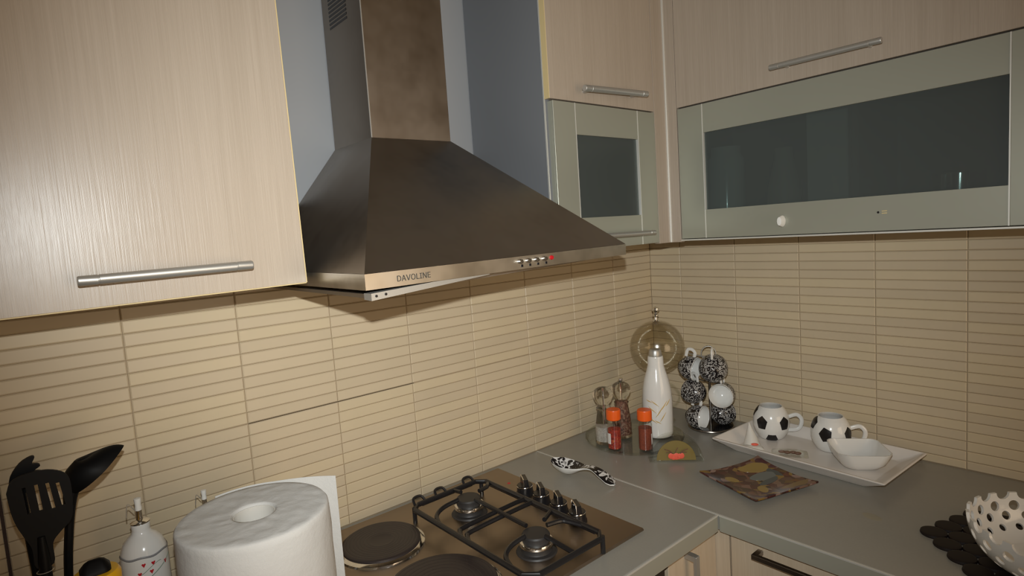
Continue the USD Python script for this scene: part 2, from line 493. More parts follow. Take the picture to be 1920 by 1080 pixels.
# ------------------------------------------------------------------ base cabinets
FB = -0.580
t = thing("base_cabinet", "narrow base cabinet with pale wood door in the inner corner under the worktop", "cabinet", (-0.68, -0.3, 0.0))
part(t, "carcass", box(-0.767, -0.60, -0.56, -0.01, 0.1, 0.855), "dark_wood_inside", world=True)
part(t, "plinth", box(-0.767, -0.60, -0.53, -0.51, 0.0, 0.1), "base_wood", world=True)
d = part(t, "door", box(-0.765, -0.5815, FB, -0.562, 0.12, 0.856, 0.001), "base_wood", world=True)
hx = -0.70
part(d, "handle", cat(box(hx - 0.007, hx + 0.007, -0.610, -0.602, 0.70, 0.845, 0.001), box(hx - 0.007, hx + 0.007, -0.603, FB, 0.833, 0.845), box(hx - 0.007, hx + 0.007, -0.603, FB, 0.70, 0.712)), "aluminium", "flat bow handle of brushed metal", world=True)
t = thing("base_cabinet", "wide base cabinet with pale wood drawers and dark bar handle below the right worktop", "cabinet", (-0.3, -1.0, 0.0))
part(t, "carcass", box(-0.562, -0.01, -1.9, -0.62, 0.1, 0.855), "dark_wood_inside", world=True)
part(t, "filler_panel", box(-0.58, -0.562, -0.614, -0.57, 0.1, 0.857, 0.0006), "base_wood", world=True)
part(t, "plinth", box(-0.53, -0.51, -1.9, -0.6, 0.0, 0.1), "base_wood", world=True)
for k, (z0, z1) in enumerate(((0.70, 0.857), (0.42, 0.696), (0.12, 0.416))):
    d = part(t, "drawer_front", box(FB, -0.562, -1.22, -0.618, z0, z1, 0.001), "base_wood", world=True)
    zc = 0.842 if k == 0 else z1 - 0.06
    part(d, "handle", cat(box(-0.612, -0.602, -1.14, -0.682, zc - 0.011, zc, 0.0012), box(-0.604, FB, -0.694, -0.682, zc - 0.011, zc, 0.001), box(-0.604, FB, -1.14, -1.128, zc - 0.011, zc, 0.001)), "bronze_steel", "dark polished bar handle", world=True)
part(t, "door", box(FB, -0.562, -1.88, -1.224, 0.12, 0.857, 0.001), "base_wood", world=True)
t = thing("oven", "dark built-in oven under the worktop below the hob", "oven", (-1.07, -0.3, 0.1))
part(t, "body", box(-1.365, -0.772, -0.55, -0.02, 0.1, 0.855), "black_plastic", world=True)
part(t, "door", box(-1.362, -0.774, -0.582, -0.552, 0.22, 0.75, 0.003), "oven_glass", world=True)
part(t, "control_panel", box(-1.362, -0.774, -0.578, -0.552, 0.755, 0.853, 0.002), "oven_glass", world=True)
part(t, "handle", tube([(-1.32, -0.615, 0.72), (-0.82, -0.615, 0.72)], 0.009, 14), "aluminium", world=True)

# ------------------------------------------------------------------ wall cabinets
def bar_handle(t, p0, p1, r, out, foot=0.03):
    """Round bar with a ring near each end and two feet going back by the vector out."""
    p0, p1, out = np.array(p0, float), np.array(p1, float), np.array(out, float)
    u = (p1 - p0) / np.linalg.norm(p1 - p0)
    L = np.linalg.norm(p1 - p0)
    P = [p0, p0 + u * 0.0015, p0 + u * 0.022, p0 + u * 0.0225, p0 + u * 0.0235, p0 + u * 0.024, p1 - u * 0.024, p1 - u * 0.0235, p1 - u * 0.0225, p1 - u * 0.022, p1 - u * 0.0015, p1]
    rr = [r * 0.86, r, r, r * 0.9, r * 0.9, r, r, r * 0.9, r * 0.9, r, r, r * 0.86]
    h = part(t, "handle", tube(P, rr, 18), "aluminium", "round brushed metal bar handle", world=True)
    for q in (p0 + u * foot, p1 - u * foot):
        part(h, "handle_foot", cyl(q, q + out, r * 0.6, 12), "aluminium", world=True)
    return h


ZT, ZB, ZM = 2.28, 1.506, 1.872
# left of the hood: one tall door, hanging a touch out of plumb
R = rot([0, 1, 0], -0.75)
t = thing("wall_cabinet", "large pale wood wall cabinet with one plain door, left of the hood", "cabinet", (-1.372, -0.30, 1.5005), R=R)
W = 0.60
part(t, "carcass", box(-W + 0.003, -0.004, 0.004, 0.292, 0.006, 0.78), "grey_laminate")
d = part(t, "door", box(-W + 0.002, -0.0016, -0.018, 0.002, 0.0016, 0.78, 0.0005), "pale_wood")
part(d, "edge_band", cat(box(-0.0018, 0.0, -0.0182, 0.002, 0.0, 0.78, 0.0003), box(-W + 0.002, 0.0, -0.0182, 0.002, 0.0, 0.0018, 0.0003)), "wood_edge", "worn yellowish edge banding")
p = lambda x, y, z: (t.M @ np.array([x, y, z, 1]))[:3]
h0, h1 = p(-0.313, -0.050, 0.0405), p(-0.094, -0.050, 0.0405)
bar_handle(d, h0, h1, 0.0066, (t.M[:3, :3] @ np.array([0, 0.034, 0])))
part(t, "light_rail", box(-W + 0.003, -0.004, 0.2, 0.29, 0.0, 0.006), "grey_laminate")


def glass_door(t, x0, x1, z0, z1, sw, rt, rb, y, P, side_line=True):
    """Framed door in the plane y (thing frame supplied by P mapping local to world)."""
    th = 0.019
    d = part(t, "glass_door_frame", P(cat(box(x0, x0 + sw - 0.0012, y, y + th, z0, z1, 0.0006), box(x1 - sw + 0.0012, x1, y, y + th, z0, z1, 0.0006),
             box(x0 + sw, x1 - sw, y + 0.0005, y + th, z1 - rt, z1, 0.0004), box(x0 + sw, x1 - sw, y + 0.0005, y + th, z0, z0 + rb, 0.0004))), "frame_metal", "grey-green metal frame", world=True)
    for xs in (x0 + sw, x1 - sw):
        part(d, "joint_line", P(box(xs - 0.0012, xs + 0.0012, y - 0.0004, y + th - 0.002, z0, z1)), "bright_trim", "bright line where stile meets rail", world=True)
    part(d, "pane", P(box(x0 + sw - 0.004, x1 - sw + 0.004, y + 0.007, y + 0.011, z0 + rb - 0.004, z1 - rt + 0.004)), "frosted_glass", "dark frosted glass pane", world=True)
    return d


I4 = lambda m: m
# right of the hood, on the back wall
t = thing("wall_cabinet", "narrow wall cabinet between the hood and the corner, wood door above small frosted glass door", "cabinet", (-0.55, -0.15, 1.5))
part(t, "side_panel", box(-0.757, -0.741, -0.282, 0.004, ZB, ZT, 0.0006), "grey_laminate", "grey side panel facing the hood", world=True)
part(t, "carcass", cat(box(-0.741, -0.31, -0.28, 0.004, ZB, ZB + 0.016), box(-0.741, -0.31, -0.28, 0.004, ZM - 0.008, ZM + 0.008), box(-0.741, -0.31, -0.28, 0.004, ZT - 0.016, ZT), box(-0.741, -0.31, 0.0, 0.004, ZB, ZT), box(-0.335, -0.318, -0.28, 0.0, ZB, ZT)), "dark_wood_inside", world=True)
part(t, "edge_strip", box(-0.7578, -0.7555, -0.284, -0.280, ZB, ZT), "bright_trim", world=True)
d = part(t, "wood_door", box(-0.7555, -0.356, -0.300, -0.282, ZM - 0.006, ZT, 0.0008), "pale_wood", world=True)
part(d, "edge_band", box(-0.7575, -0.7555, -0.300, -0.282, ZM - 0.006, ZT), "wood_edge", "yellowish edge banding", world=True)
bar_handle(d, (-0.668, -0.330, 1.891), (-0.425, -0.330, 1.900), 0.0078, (0, 0.031, 0))
g = glass_door(t, -0.7465, -0.356, ZB, ZM - 0.0095, 0.0745, 0.075, 0.080, -0.300, I4)
bar_handle(g, (-0.645, -0.326, 1.538), (-0.410, -0.326, 1.5365), 0.0062, (0, 0.026, 0))
part(t, "corner_filler", box(-0.3545, -0.3035, -0.300, -0.283, ZB - 0.003, ZT, 0.0005), "pale_wood", world=True)
# right wall cabinet: wood flap over wide framed glass flap
t = thing("wall_cabinet", "wide wall cabinet on the right wall, wood flap above long frosted glass flap", "cabinet", (-0.15, -0.8, 1.5))
def PX(m):  # local x runs along -y of the room, local y (door normal) along +x
    M = np.eye(4)
    M[:3, :3] = np.array([[0, 1, 0], [-1, 0, 0], [0, 0, 1]])
    return put(m, M)
part(t, "carcass", cat(box(-0.28, 0.004, -1.14, -0.33, ZB + 0.001, ZB + 0.017), box(-0.28, 0.004, -1.14, -0.33, ZM - 0.004, ZM + 0.012), box(-0.28, 0.004, -1.14, -0.33, ZT - 0.016, ZT), box(0.0, 0.004, -1.14, -0.31, ZB, ZT), box(-0.28, 0.0, -0.332, -0.316, ZB, ZT), box(-0.28, 0.0, -1.14, -1.124, ZB, ZT), box(-0.26, 0.0, -0.78, -0.764, ZB, ZM)), "dark_wood_inside", world=True)
d = part(t, "wood_flap", box(-0.300, -0.282, -1.138, -0.3345, ZM + 0.001, ZT, 0.0008), "pale_wood", world=True)
bar_handle(d, (-0.330, -0.613, 1.909), (-0.330, -0.850, 1.9065), 0.0066, (0.031, 0, 0))
g = glass_door(t, 0.3365, 1.128, ZB + 0.006, ZM - 0.003, 0.0755, 0.0755, 0.0765, -0.300, PX)
part(g, "handle_stub", put(lathe([(0.0, 0), (0.006, 0), (0.0062, 0.006), (0.0045, 0.019), (0.0, 0.020)], 14), np.array([[0, 0, -1, -0.3], [1, 0, 0, -0.622], [0, 1, 0, 1.5455], [0, 0, 0, 1.0]]) @ np.diag([1.2, 2.3, 1, 1])), "white_plastic", "white stub left from a missing handle", world=True)
part(g, "screw_hole", cyl((-0.3006, -0.831, 1.5525), (-0.2985, -0.831, 1.5525), 0.0024, 12), "black_print", world=True)
for dy, dz in ((-0.843, 0.0022), (-0.843, -0.0025)):
    part(g, "scuff_mark", box(-0.3004, -0.2990, dy - 0.005, dy + 0.005, 1.5525 + dz - 0.001, 1.5525 + dz + 0.001), "wood_edge", "brown scuff beside the screw hole", world=True)
part(t, "bottom_strip", box(-0.302, -0.282, -1.138, -0.3345, ZB, ZB + 0.0042, 0.0006), "bright_trim", "light strip along the bottom edge", world=True)
part(t, "corner_filler", box(-0.300, -0.283, -0.3335, -0.3035, ZB - 0.003, ZT, 0.0005), "pale_wood", world=True)
part(t, "corner_trim", box(-0.3045, -0.298, -0.3045, -0.298, ZB - 0.003, ZT, 0.0012), "bright_trim", "thin aluminium strip in the inner corner", world=True)
for nm, lb, y, prof, mt in (
        ("storage_jar", "pale wide jar behind the left end of the long frosted pane", -0.412, [(0, 0), (0.046, 0), (0.05, 0.006), (0.05, 0.20), (0.04, 0.215), (0.04, 0.235), (0, 0.235)], "white_ceramic"),
        ("storage_jar", "tapering grey jar behind the long frosted pane, second from the left", -0.575, [(0, 0), (0.040, 0), (0.046, 0.006), (0.040, 0.11), (0.022, 0.19), (0.022, 0.21), (0, 0.21)], "clay_pot"),
        ("steel_pot", "shiny steel pot behind the right half of the long frosted pane", -0.950, [(0, 0), (0.042, 0), (0.046, 0.006), (0.046, 0.10), (0.048, 0.104), (0.02, 0.112), (0, 0.113)], "chrome")):
    part(thing(nm, lb, "jar" if nm != "steel_pot" else "pot", (-0.185, y, ZB + 0.0175)), "body", lathe(prof, 36), mt)
tc = thing("carton", "tall pale carton behind the middle of the long frosted pane", "carton", (-0.19, -0.695, ZB + 0.0175))
part(tc, "box", box(-0.03, 0.03, -0.047, 0.047, 0.0, 0.30, 0.002), "cream_ceramic")
t = thing("wall_cabinet", "next wall cabinet along the right wall, only its grey framed edge in view", "cabinet", (-0.15, -1.4, 1.5))
part(t, "carcass", box(-0.28, 0.004, -1.75, -1.146, ZB, ZT), "dark_wood_inside", world=True)
part(t, "wood_flap", box(-0.300, -0.282, -1.75, -1.142, ZM + 0.001, ZT, 0.0008), "pale_wood", world=True)
glass_door(t, 1.142, 1.75, ZB + 0.006, ZM - 0.003, 0.0755, 0.0755, 0.0765, -0.300, PX)

# ------------------------------------------------------------------ extractor hood
HX0, HX1, HY = -1.357, -0.7545, -0.50
LZ0, LZ1, LR0, LR1 = 1.4915, 1.516, 1.4995, 1.522
CX0, CX1, CY, CZ = -1.154, -0.956, -0.176, 1.776
t = thing("extractor_hood", "brushed steel chimney extractor hood between the wall cabinets above the hob", "hood", (-1.055, -0.25, 1.5))
tilt = 0.006
b0 = np.array([(HX0, 0.004, 1.4945), (HX0, HY, LZ0), (HX1, HY, LR0), (HX1, 0.004, 1.5015)])
b1 = np.array([(HX0, 0.004, 1.519), (HX0, HY, LZ1), (HX1, HY, LR1), (HX1, 0.004, 1.526)])
tp = np.array([(CX0, 0.004, CZ), (CX0, CY, CZ), (CX1, CY, CZ + 0.001), (CX1, 0.004, CZ + 0.001)])
part(t, "canopy", loft([b1, tp], True, True), "hood_steel", smooth=False, world=True)
rim_in = b0 + np.array([(0.012, 0, 0), (0.012, 0.012, 0), (-0.012, 0.012, 0), (-0.012, 0, 0)])
part(t, "rim", loft([b1 + [0, 0, -0.0004], b1 + [0, 0, -0.0004], b0, rim_in], True, False), "rim_steel", "straight front rim of the hood with buttons", smooth=False, world=True)
part(t, "chimney", cat(box(CX0, CX1, CY, 0.004, CZ - 0.003, 2.42, 0.0012)), "hood_steel", smooth=False, world=True)
part(t, "chimney_top", box(CX0 + 0.003, CX1 - 0.003, CY + 0.003, 0.004, 2.42, 2.6, 0.001), "hood_steel", smooth=False, world=True)
part(t, "chimney_fold", box(CX0 - 0.0004, CX0 + 0.0022, CY - 0.0006, CY + 0.0015, CZ, 2.42, 0.0004), "aluminium", "bright folded edge of the chimney", world=True)
for k in range(8):   # air slots in the left side of the chimney
    z = 2.032 + 0.0085 * k
    part(t, "air_slot", box(CX0 - 0.0006, CX0 + 0.001, -0.114, -0.03, z, z + 0.0045), "black_print", world=True)
# grease filter, hanging open at its front left
fl = np.array([(-1.350, HY + 0.002, 1.4805), (-1.05, HY + 0.002, 1.4915), (-1.05, HY + 0.022, 1.4955), (-1.350, HY + 0.022, 1.4845)])
part(t, "filter_rail", loft([np.array([(-1.346, -0.494, 1.4745), (-1.346, -0.470, 1.4755), (-1.346, -0.470, 1.4855), (-1.346, -0.494, 1.4855)]),
                            np.array([(-1.12, -0.494, 1.4925), (-1.12, -0.470, 1.4925), (-1.12, -0.470, 1.4985), (-1.12, -0.494, 1.4985)])]), "aluminium", "front edge of the grease filter hanging open", smooth=False, world=True)
part(t, "grease_filter", loft([np.array([(-1.346, -0.47, 1.478), (-1.346, -0.03, 1.482), (-1.346, -0.03, 1.487), (-1.346, -0.47, 1.4845)]),
                              np.array([(-0.77, -0.47, 1.4975), (-0.77, -0.03, 1.4975), (-0.77, -0.03, 1.5015), (-0.77, -0.47, 1.5015)])]), "hood_steel", smooth=False, world=True)
for xx in (-1.338, -1.322):
    zf = 1.4755 + 0.005 + (xx + 1.346) * 0.075
    part(t, "screw", cyl((xx, -0.4952, zf), (xx, -0.493, zf), 0.0021, 10), "black_print", world=True)


def lip(x, f):   # a point on the front rim: f = 0 bottom, 1 top
    u = (x - HX0) / (HX1 - HX0)
    return (LZ0 + (LR0 - LZ0) * u) * (1 - f) + (LZ1 + (LR1 - LZ1) * u) * f


txt = meshkit.text_mesh("DAVOLINE", 0.0088, 0.0006)
w = txt.bounds[1][0] - txt.bounds[0][0]
txt.apply_scale([0.060 / w, 1, 1])
M = np.array([[1, 0, 0, -1.305], [0, 0, -1, HY - 0.0002], [math.sin(math.radians(0.7)), 1, 0, lip(-1.305, 0.30)], [0, 0, 0, 1.0]])
part(t, "lettering", put(txt, M), "text_print", "dark printed lettering on the rim", smooth=False, world=True)
for k, xb in enumerate((-1.0555, -1.036, -1.016, -0.9955)):
    z = lip(xb, 0.60)
    part(t, "button", put(lathe([(0.0, 0.008), (0.0035, 0.0078), (0.0042, 0.0065), (0.0044, 0.0)], 16), np.array([[1, 0, 0, xb], [0, 0, -1, HY], [0, 1, 0, z], [0, 0, 0, 1.0]])), "chrome", world=True)
    part(t, "symbol", box(xb + 0.0035, xb + 0.0085, HY - 0.0004, HY + 0.001, z - 0.0105, z - 0.006), "black_print", "dark printed symbol under a button", world=True)
z = lip(-0.975, 0.6)
part(t, "indicator_light", put(lathe([(0.0, 0.003), (0.0035, 0.0028), (0.0044, 0.0)], 16), np.array([[1, 0, 0, -0.975], [0, 0, -1, HY], [0, 1, 0, z], [0, 0, 0, 1.0]])), "red_plastic", "red round indicator", world=True)

# ------------------------------------------------------------------ hob
HZ = 0.9075
t = thing("hob", "steel hob with two electric plates, two gas burners and a row of black knobs", "hob", (-1.06, -0.273, ZC))
part(t, "hob_plate", box(-1.352, -0.769, -0.5255, -0.0215, ZC, HZ, 0.003), "hob_steel", world=True)
for cx, cy, r in ((-1.205, -0.158, 0.083), (-1.203, -0.392, 0.104)):
    prof = [(r + 0.012, HZ - 0.001), (r + 0.010, HZ + 0.004), (r + 0.004, HZ + 0.0075), (r + 0.001, HZ + 0.008)]
    part(t, "plate_ring", put(lathe(prof, 56), trimesh.transformations.translation_matrix([cx, cy, 0])), "chrome", "steel ring around electric plate", world=True)
    prof = [(r + 0.0015, HZ), (r + 0.001, HZ + 0.0115), (r - 0.002, HZ + 0.0135)]
    for q in np.linspace(r - 0.008, 0.03, 7):
        prof += [(q + 0.0012, HZ + 0.0135), (q, HZ + 0.0131), (q - 0.0012, HZ + 0.0135)]
    prof += [(0.024, HZ + 0.0133), (0.020, HZ + 0.0118), (0.0, HZ + 0.0118)]
    part(t, "electric_plate", put(lathe(prof, 56), trimesh.transformations.translation_matrix([cx, cy, 0])), "cast_plate", "dark cast iron electric plate", world=True)
BUR = ((-0.985, -0.180), (-0.990, -0.420))
for cx, cy in BUR:
    T = trimesh.transformations.translation_matrix([cx, cy, 0])
    b = part(t, "gas_burner", put(lathe([(0.043, HZ), (0.041, HZ + 0.003), (0.033, HZ + 0.004), (0.031, HZ + 0.008), (0.031, HZ + 0.016), (0.0, HZ + 0.016)], 40), T), "burner_cap", "dark gas burner base", world=True)
    part(b, "burner_ring", put(lathe([(0.029, HZ + 0.0145), (0.0352, HZ + 0.0155), (0.0360, HZ + 0.019), (0.0345, HZ + 0.0235), (0.029, HZ + 0.0245)], 40), T), "chrome", "bright burner ring", world=True)
    part(b, "burner_cap", put(lathe([(0.0290, HZ + 0.0165), (0.0292, HZ + 0.0355), (0.0270, HZ + 0.0385), (0.0, HZ + 0.039)], 36), T), "burner_cap", "dark burner cap", world=True)
for kx, ky in ((-0.828, -0.203), (-0.832, -0.267), (-0.837, -0.332), (-0.843, -0.396)):
    T = trimesh.transformations.translation_matrix([kx, ky, 0])
    k = part(t, "knob", put(lathe([(0.0225, HZ), (0.0225, HZ + 0.004), (0.0205, HZ + 0.007), (0.0198, HZ + 0.020), (0.0185, HZ + 0.0235), (0.0, HZ + 0.0235)], 32), T), "black_gloss", world=True)
    part(k, "knob_ring", put(lathe([(0.0200, HZ + 0.0195), (0.0203, HZ + 0.0208), (0.0196, HZ + 0.0222)], 32), T), "chrome", "thin chrome ring around a knob", world=True)
    g0 = np.array([(-0.0185, -0.0075), (0.0185, -0.0075), (0.0185, 0.0075), (-0.0185, 0.0075)])
    Rk = rot([0, 0, 1], 60)
    lo = np.c_[g0, np.full(4, HZ + 0.022)]
    hi = np.c_[g0 * [0.98, 0.75], np.full(4, HZ + 0.042)]
    part(k, "knob_grip", put(loft([lo, hi]), T @ Rk), "black_gloss", "raised grip of a knob", smooth=False, world=True)
    part(k, "grip_edge", put(tube([(-0.0180, 0.0052, HZ + 0.024), (-0.0178, 0.0052, HZ + 0.0422), (0.0178, 0.0052, HZ + 0.0422), (0.0180, 0.0052, HZ + 0.024)], 0.0014, 6), T @ Rk), "chrome", "chrome edge along the grip", world=True)
part(t, "indicator_dot", put(lathe([(0.0, 0.0012), (0.0035, 0.0010), (0.0045, 0.0)], 16), trimesh.transformations.translation_matrix([-0.816, -0.125, HZ])), "red_print", "small dark red dot on the plate", world=True)

# the pan support over the gas burners
GZ = 0.9440
t = thing("pan_support", "black enamelled wire pan support standing over the two gas burners", "grate", (-1.006, -0.322, HZ))
gx0, gx1, gy0, gy1 = -1.106, -0.899, -0.532, -0.118
fr = [(gx0 + 0.02, gy1, GZ), (gx1 - 0.02, gy1, GZ), (gx1, gy1 - 0.02, GZ), (gx1, gy0 + 0.02, GZ), (gx1 - 0.02, gy0, GZ), (gx0 + 0.02, gy0, GZ), (gx0, gy0 + 0.02, GZ), (gx0, gy1 - 0.02, GZ)]
part(t, "frame", tube(fr, 0.0060, 10, closed=True), "enamel_black", world=True)
rb = 0.0050


def bar(P, n=6, r=rb):
    part(t, "bar", tube(curve(P, n) if len(P) > 2 else P, r, 8), "enamel_black", world=True)


for (cx, cy) in BUR:   # curved fingers from the left and the right
    bar([(gx0, cy - 0.062, GZ - 0.001), (gx0 + 0.016, cy - 0.024, GZ + 0.002), (gx0 + 0.045, cy - 0.006, GZ + 0.005), (cx - 0.030, cy, GZ + 0.006)])
    bar([(gx1, cy - 0.050 if cy < -0.3 else cy + 0.035, GZ - 0.001), (gx1 - 0.014, cy - 0.022 if cy < -0.3 else cy + 0.018, GZ + 0.003), (gx1 - 0.026, cy - 0.008 if cy < -0.3 else cy + 0.006, GZ + 0.005), (cx + 0.032, cy, GZ + 0.006)])
bar([(BUR[0][0], BUR[0][1] - 0.028, GZ + 0.005), (BUR[1][0] + 0.001, BUR[1][1] + 0.030, GZ + 0.006)])
bar([(BUR[0][0], gy1, GZ), (BUR[0][0], BUR[0][1] + 0.030, GZ + 0.005)])
bar([(BUR[1][0], gy0, GZ), (BUR[1][0], BUR[1][1] - 0.030, GZ + 0.005)])
bar([(gx1, -0.372, GZ), (-0.944, -0.398, GZ + 0.005)])
for y in (-0.287, -0.313):   # the two cross bars in the middle
    bar([(gx0, y - 0.035, GZ), (gx0 + 0.012, y - 0.012, GZ + 0.001), (gx0 + 0.032, y - 0.003, GZ + 0.002), (gx1 - 0.05, y, GZ + 0.002), (gx1, y + 0.002, GZ)])
for x in (-1.078, -1.018, -0.935):   # loops along the back
    part(t, "loop", tube(curve([(x - 0.016, gy1, GZ), (x - 0.012, gy1 + 0.012, GZ + 0.012), (x + 0.008, gy1 + 0.012, GZ + 0.012), (x + 0.014, gy1, GZ)], 5), 0.0032, 7), "enamel_black", world=True)
for x, y in ((gx0 + 0.006, gy1 - 0.006), (gx1 - 0.006, gy1 - 0.006), (gx0 + 0.006, gy0 + 0.006), (gx1 - 0.006, gy0 + 0.006)):
    part(t, "foot", cyl((x, y, HZ), (x, y, GZ), 0.005, 10), "enamel_black", world=True)
part(t, "side_band", box(gx1 - 0.003, gx1 + 0.003, gy0 + 0.03, gy1 - 0.03, GZ - 0.008, GZ + 0.003, 0.001), "enamel_black", "flat band along the knob side", world=True)
part(t, "back_band", box(gx0 + 0.03, gx1 - 0.03, gy1 - 0.003, gy1 + 0.003, GZ - 0.007, GZ + 0.003, 0.001), "enamel_black", "flat band along the wall side", world=True)

# ------------------------------------------------------------------ kitchen roll
RX, RY, RR, RT = -1.4990, -0.331, 0.1135, 1.150
t = thing("paper_towel_roll", "large white paper towel roll standing on end beside the hob", "paper roll", (RX, RY, ZC))
n = 96
th = np.linspace(0, 2 * math.pi, n, endpoint=False)
def wob(r, z, amp, seed):
    w_ = meshkit.noise(np.c_[np.cos(th) * 3 + seed, np.sin(th) * 3, np.full(n, z * 30)], 3) - 0.5
    return np.c_[(r + amp * w_) * np.cos(th), (r + amp * w_) * np.sin(th), np.full(n, z)]
H = RT - ZC
rings = [wob(0.031, 0, 0, 0), wob(RR - 0.004, 0, 0.0, 0), wob(RR, 0.006, 0.002, 0)]
rings += [wob(RR, z, 0.003, 0) for z in np.linspace(0.03, H - 0.012, 8)]
rings += [wob(RR - 0.001, H - 0.004, 0.002, 0), wob(RR - 0.004, H, 0.001, 0)]
for r in np.linspace(RR - 0.012, 0.036, 12):
    q = wob(r, H, 0.0, 0)
    q[:, 2] += 0.004 * (meshkit.fbm(np.c_[q[:, 0] * 60, q[:, 1] * 60, np.full(n, r * 20)], 3) - 0.5)
    rings.append(q)
rings += [wob(0.0325, H - 0.001, 0, 0), wob(0.031, H - 0.006, 0, 0)]
part(t, "paper", loft(rings, closed=True), "paper_roll", smooth=50)
part(t, "core", lathe([(0.0312, 0.001), (0.0312, H - 0.004), (0.0298, H - 0.004), (0.0298, 0.001)], 40, closed=True), "cream_ceramic", "pale cardboard core")
# loose end of the paper: leaves the roll behind and runs straight to the right
P = [((RR + 0.0012) * math.cos(math.radians(q)), (RR + 0.0012) * math.sin(math.radians(q))) for q in np.linspace(105, 57, 8)]
e0, e1 = np.array(P[-1]), np.array([0.1500, 0.0320])
for k in np.linspace(0.1, 1, 8):
    w_ = e0 + (e1 - e0) * k
    nn = np.array([0.62, 0.78]) * 0.006 * math.sin(math.pi * k)
    P.append(tuple(w_ + nn))
P = np.array(P)
q0 = np.c_[P, np.full(len(P), 0.004)]
q1 = np.c_[P, np.full(len(P), H + 0.001)]
dd = np.gradient(P, axis=0)
N = np.c_[dd[:, 1], -dd[:, 0], np.zeros(len(P))]
N = N / np.linalg.norm(N, axis=1, keepdims=True) * -0.0007
part(t, "loose_sheet", loft([np.array([x, y, y + c, x + c]) for x, y, c in zip(q0, q1, N)]), "paper_roll", "loose end of the paper", smooth=40)

# ------------------------------------------------------------------ utensils in their pot (the pot stands below the frame)
UY = -0.20
t = thing("utensil_pot", "small stoneware pot holding the black kitchen tools", "pot", (-1.752, -0.175, ZC))
part(t, "body", lathe([(0, 0), (0.036, 0), (0.040, 0.01), (0.042, 0.12), (0.040, 0.122), (0.038, 0.12), (0.036, 0.008), (0, 0.006)], 36), "clay_pot")
from shapely.geometry import Polygon
t = thing("slotted_turner", "black slotted turner standing head up in front of the ladle at the left edge", "kitchen tool", (-1.757, -0.20, 0.91))
head = curve([(-1.790, 1.240), (-1.783, 1.256), (-1.765, 1.2625), (-1.740, 1.2605), (-1.722, 1.250), (-1.7165, 1.234), (-1.7175, 1.200), (-1.7215, 1.178), (-1.736, 1.164), (-1.7465, 1.150), (-1.7485, 1.12), (-1.7690, 1.12), (-1.771, 1.150), (-1.7775, 1.170), (-1.784, 1.190), (-1.788, 1.212), (-1.790, 1.240)], 4)
slots = []
for xa, za, xb, zb, w in ((-1.7705, 1.243, -1.7685, 1.203, 0.0042), (-1.7565, 1.243, -1.7545, 1.203, 0.0042), (-1.7437, 1.2415, -1.740, 1.201, 0.0042), (-1.7318, 1.238, -1.728, 1.202, 0.0042)):
    slots.append([(xa - w / 2, za), (xa + w / 2, za), (xb + w / 2, zb), (xb - w / 2, zb)])
part(t, "head", slab(Polygon(head, slots).buffer(0), UY - 0.002, UY + 0.002), "black_plastic", smooth=False, world=True)
part(t, "handle", tube([(-1.759, -0.2005, 1.165), (-1.759, -0.201, 1.13), (-1.7595, -0.2, 1.108), (-1.7600, -0.199, 1.10), (-1.757, -0.186, 0.908)], [0.006, 0.0095, 0.0095, 0.010, 0.008], 14, flat=0.8), "black_plastic", world=True)
part(t, "handle_ring", put(lathe([(0.0098, -0.0008), (0.0108, 0), (0.0098, 0.0008)], 20), trimesh.transformations.translation_matrix([-1.7597, -0.2, 1.112])), "aluminium", "thin pale ring on the handle", world=True)
t = thing("ladle", "black ladle with its pointed bowl tilted right against the tiles at the left edge", "kitchen tool", (-1.735, -0.15, 0.91))
th_ = np.linspace(0, 2 * math.pi, 40, endpoint=False)
LY = -0.150
A, B = np.array([-1.7130, 1.2000]), np.array([-1.6395, 1.2565])   # lower and upper end of the mouth, in x-z
mid, ax = (A + B) / 2, (B - A) / 2
nrm = np.array([-ax[1], ax[0]]) / np.linalg.norm(ax)


def ladle_ring(s, depth, k0):
    """The bowl cut at depth s: its far end is drawn out to a point."""
    k = math.sqrt(max(0.0, 1 - s ** 2.2)) * k0 if s < 1 else 0.02
    out = []
    for q in th_:
        c_, s_ = math.cos(q), math.sin(q)
        wid = s_ * (1 - 0.45 * max(0.0, c_) ** 1.5)
        p2 = mid + nrm * depth * s * (1 - 0.25 * max(0.0, c_)) - ax * 0.22 * s + ax * k * c_
        out.append((p2[0], LY + 0.034 * k * wid, p2[1]))
    return np.array(out)


SS = np.linspace(0, 1, 10)
part(t, "bowl", loft([ladle_ring(q, 0.036, 1.0) for q in SS[::-1]] + [ladle_ring(q, 0.033, 0.95) for q in SS]), "black_plastic", smooth=50, world=True)
part(t, "handle", tube(curve([(-1.7125, LY, 1.216), (-1.7185, LY, 1.19), (-1.7240, LY, 1.150), (-1.7335, LY - 0.001, 1.071), (-1.743, -0.165, 0.908)], 5), np.interp(range(21), [0, 5, 10, 20], [0.0125, 0.009, 0.0062, 0.0058]), 10), "black_plastic", world=True)
t = thing("spaghetti_server", "black pronged serving spoon half hidden behind the slotted turner", "kitchen tool", (-1.768, -0.165, 0.91))
fh = curve([(-1.788, 1.235), (-1.784, 1.255), (-1.772, 1.272), (-1.7585, 1.279), (-1.7535, 1.277), (-1.7575, 1.268), (-1.751, 1.266), (-1.7485, 1.262), (-1.756, 1.257), (-1.749, 1.2545), (-1.748, 1.250), (-1.760, 1.240), (-1.772, 1.225), (-1.788, 1.235)], 3)
part(t, "head", slab(Polygon(fh).buffer(0), -0.175, -0.168), "black_plastic", smooth=False, world=True)
part(t, "handle", tube([(-1.775, -0.171, 1.24), (-1.770, -0.171, 1.10), (-1.766, -0.168, 0.908)], 0.006, 10), "black_plastic", world=True)

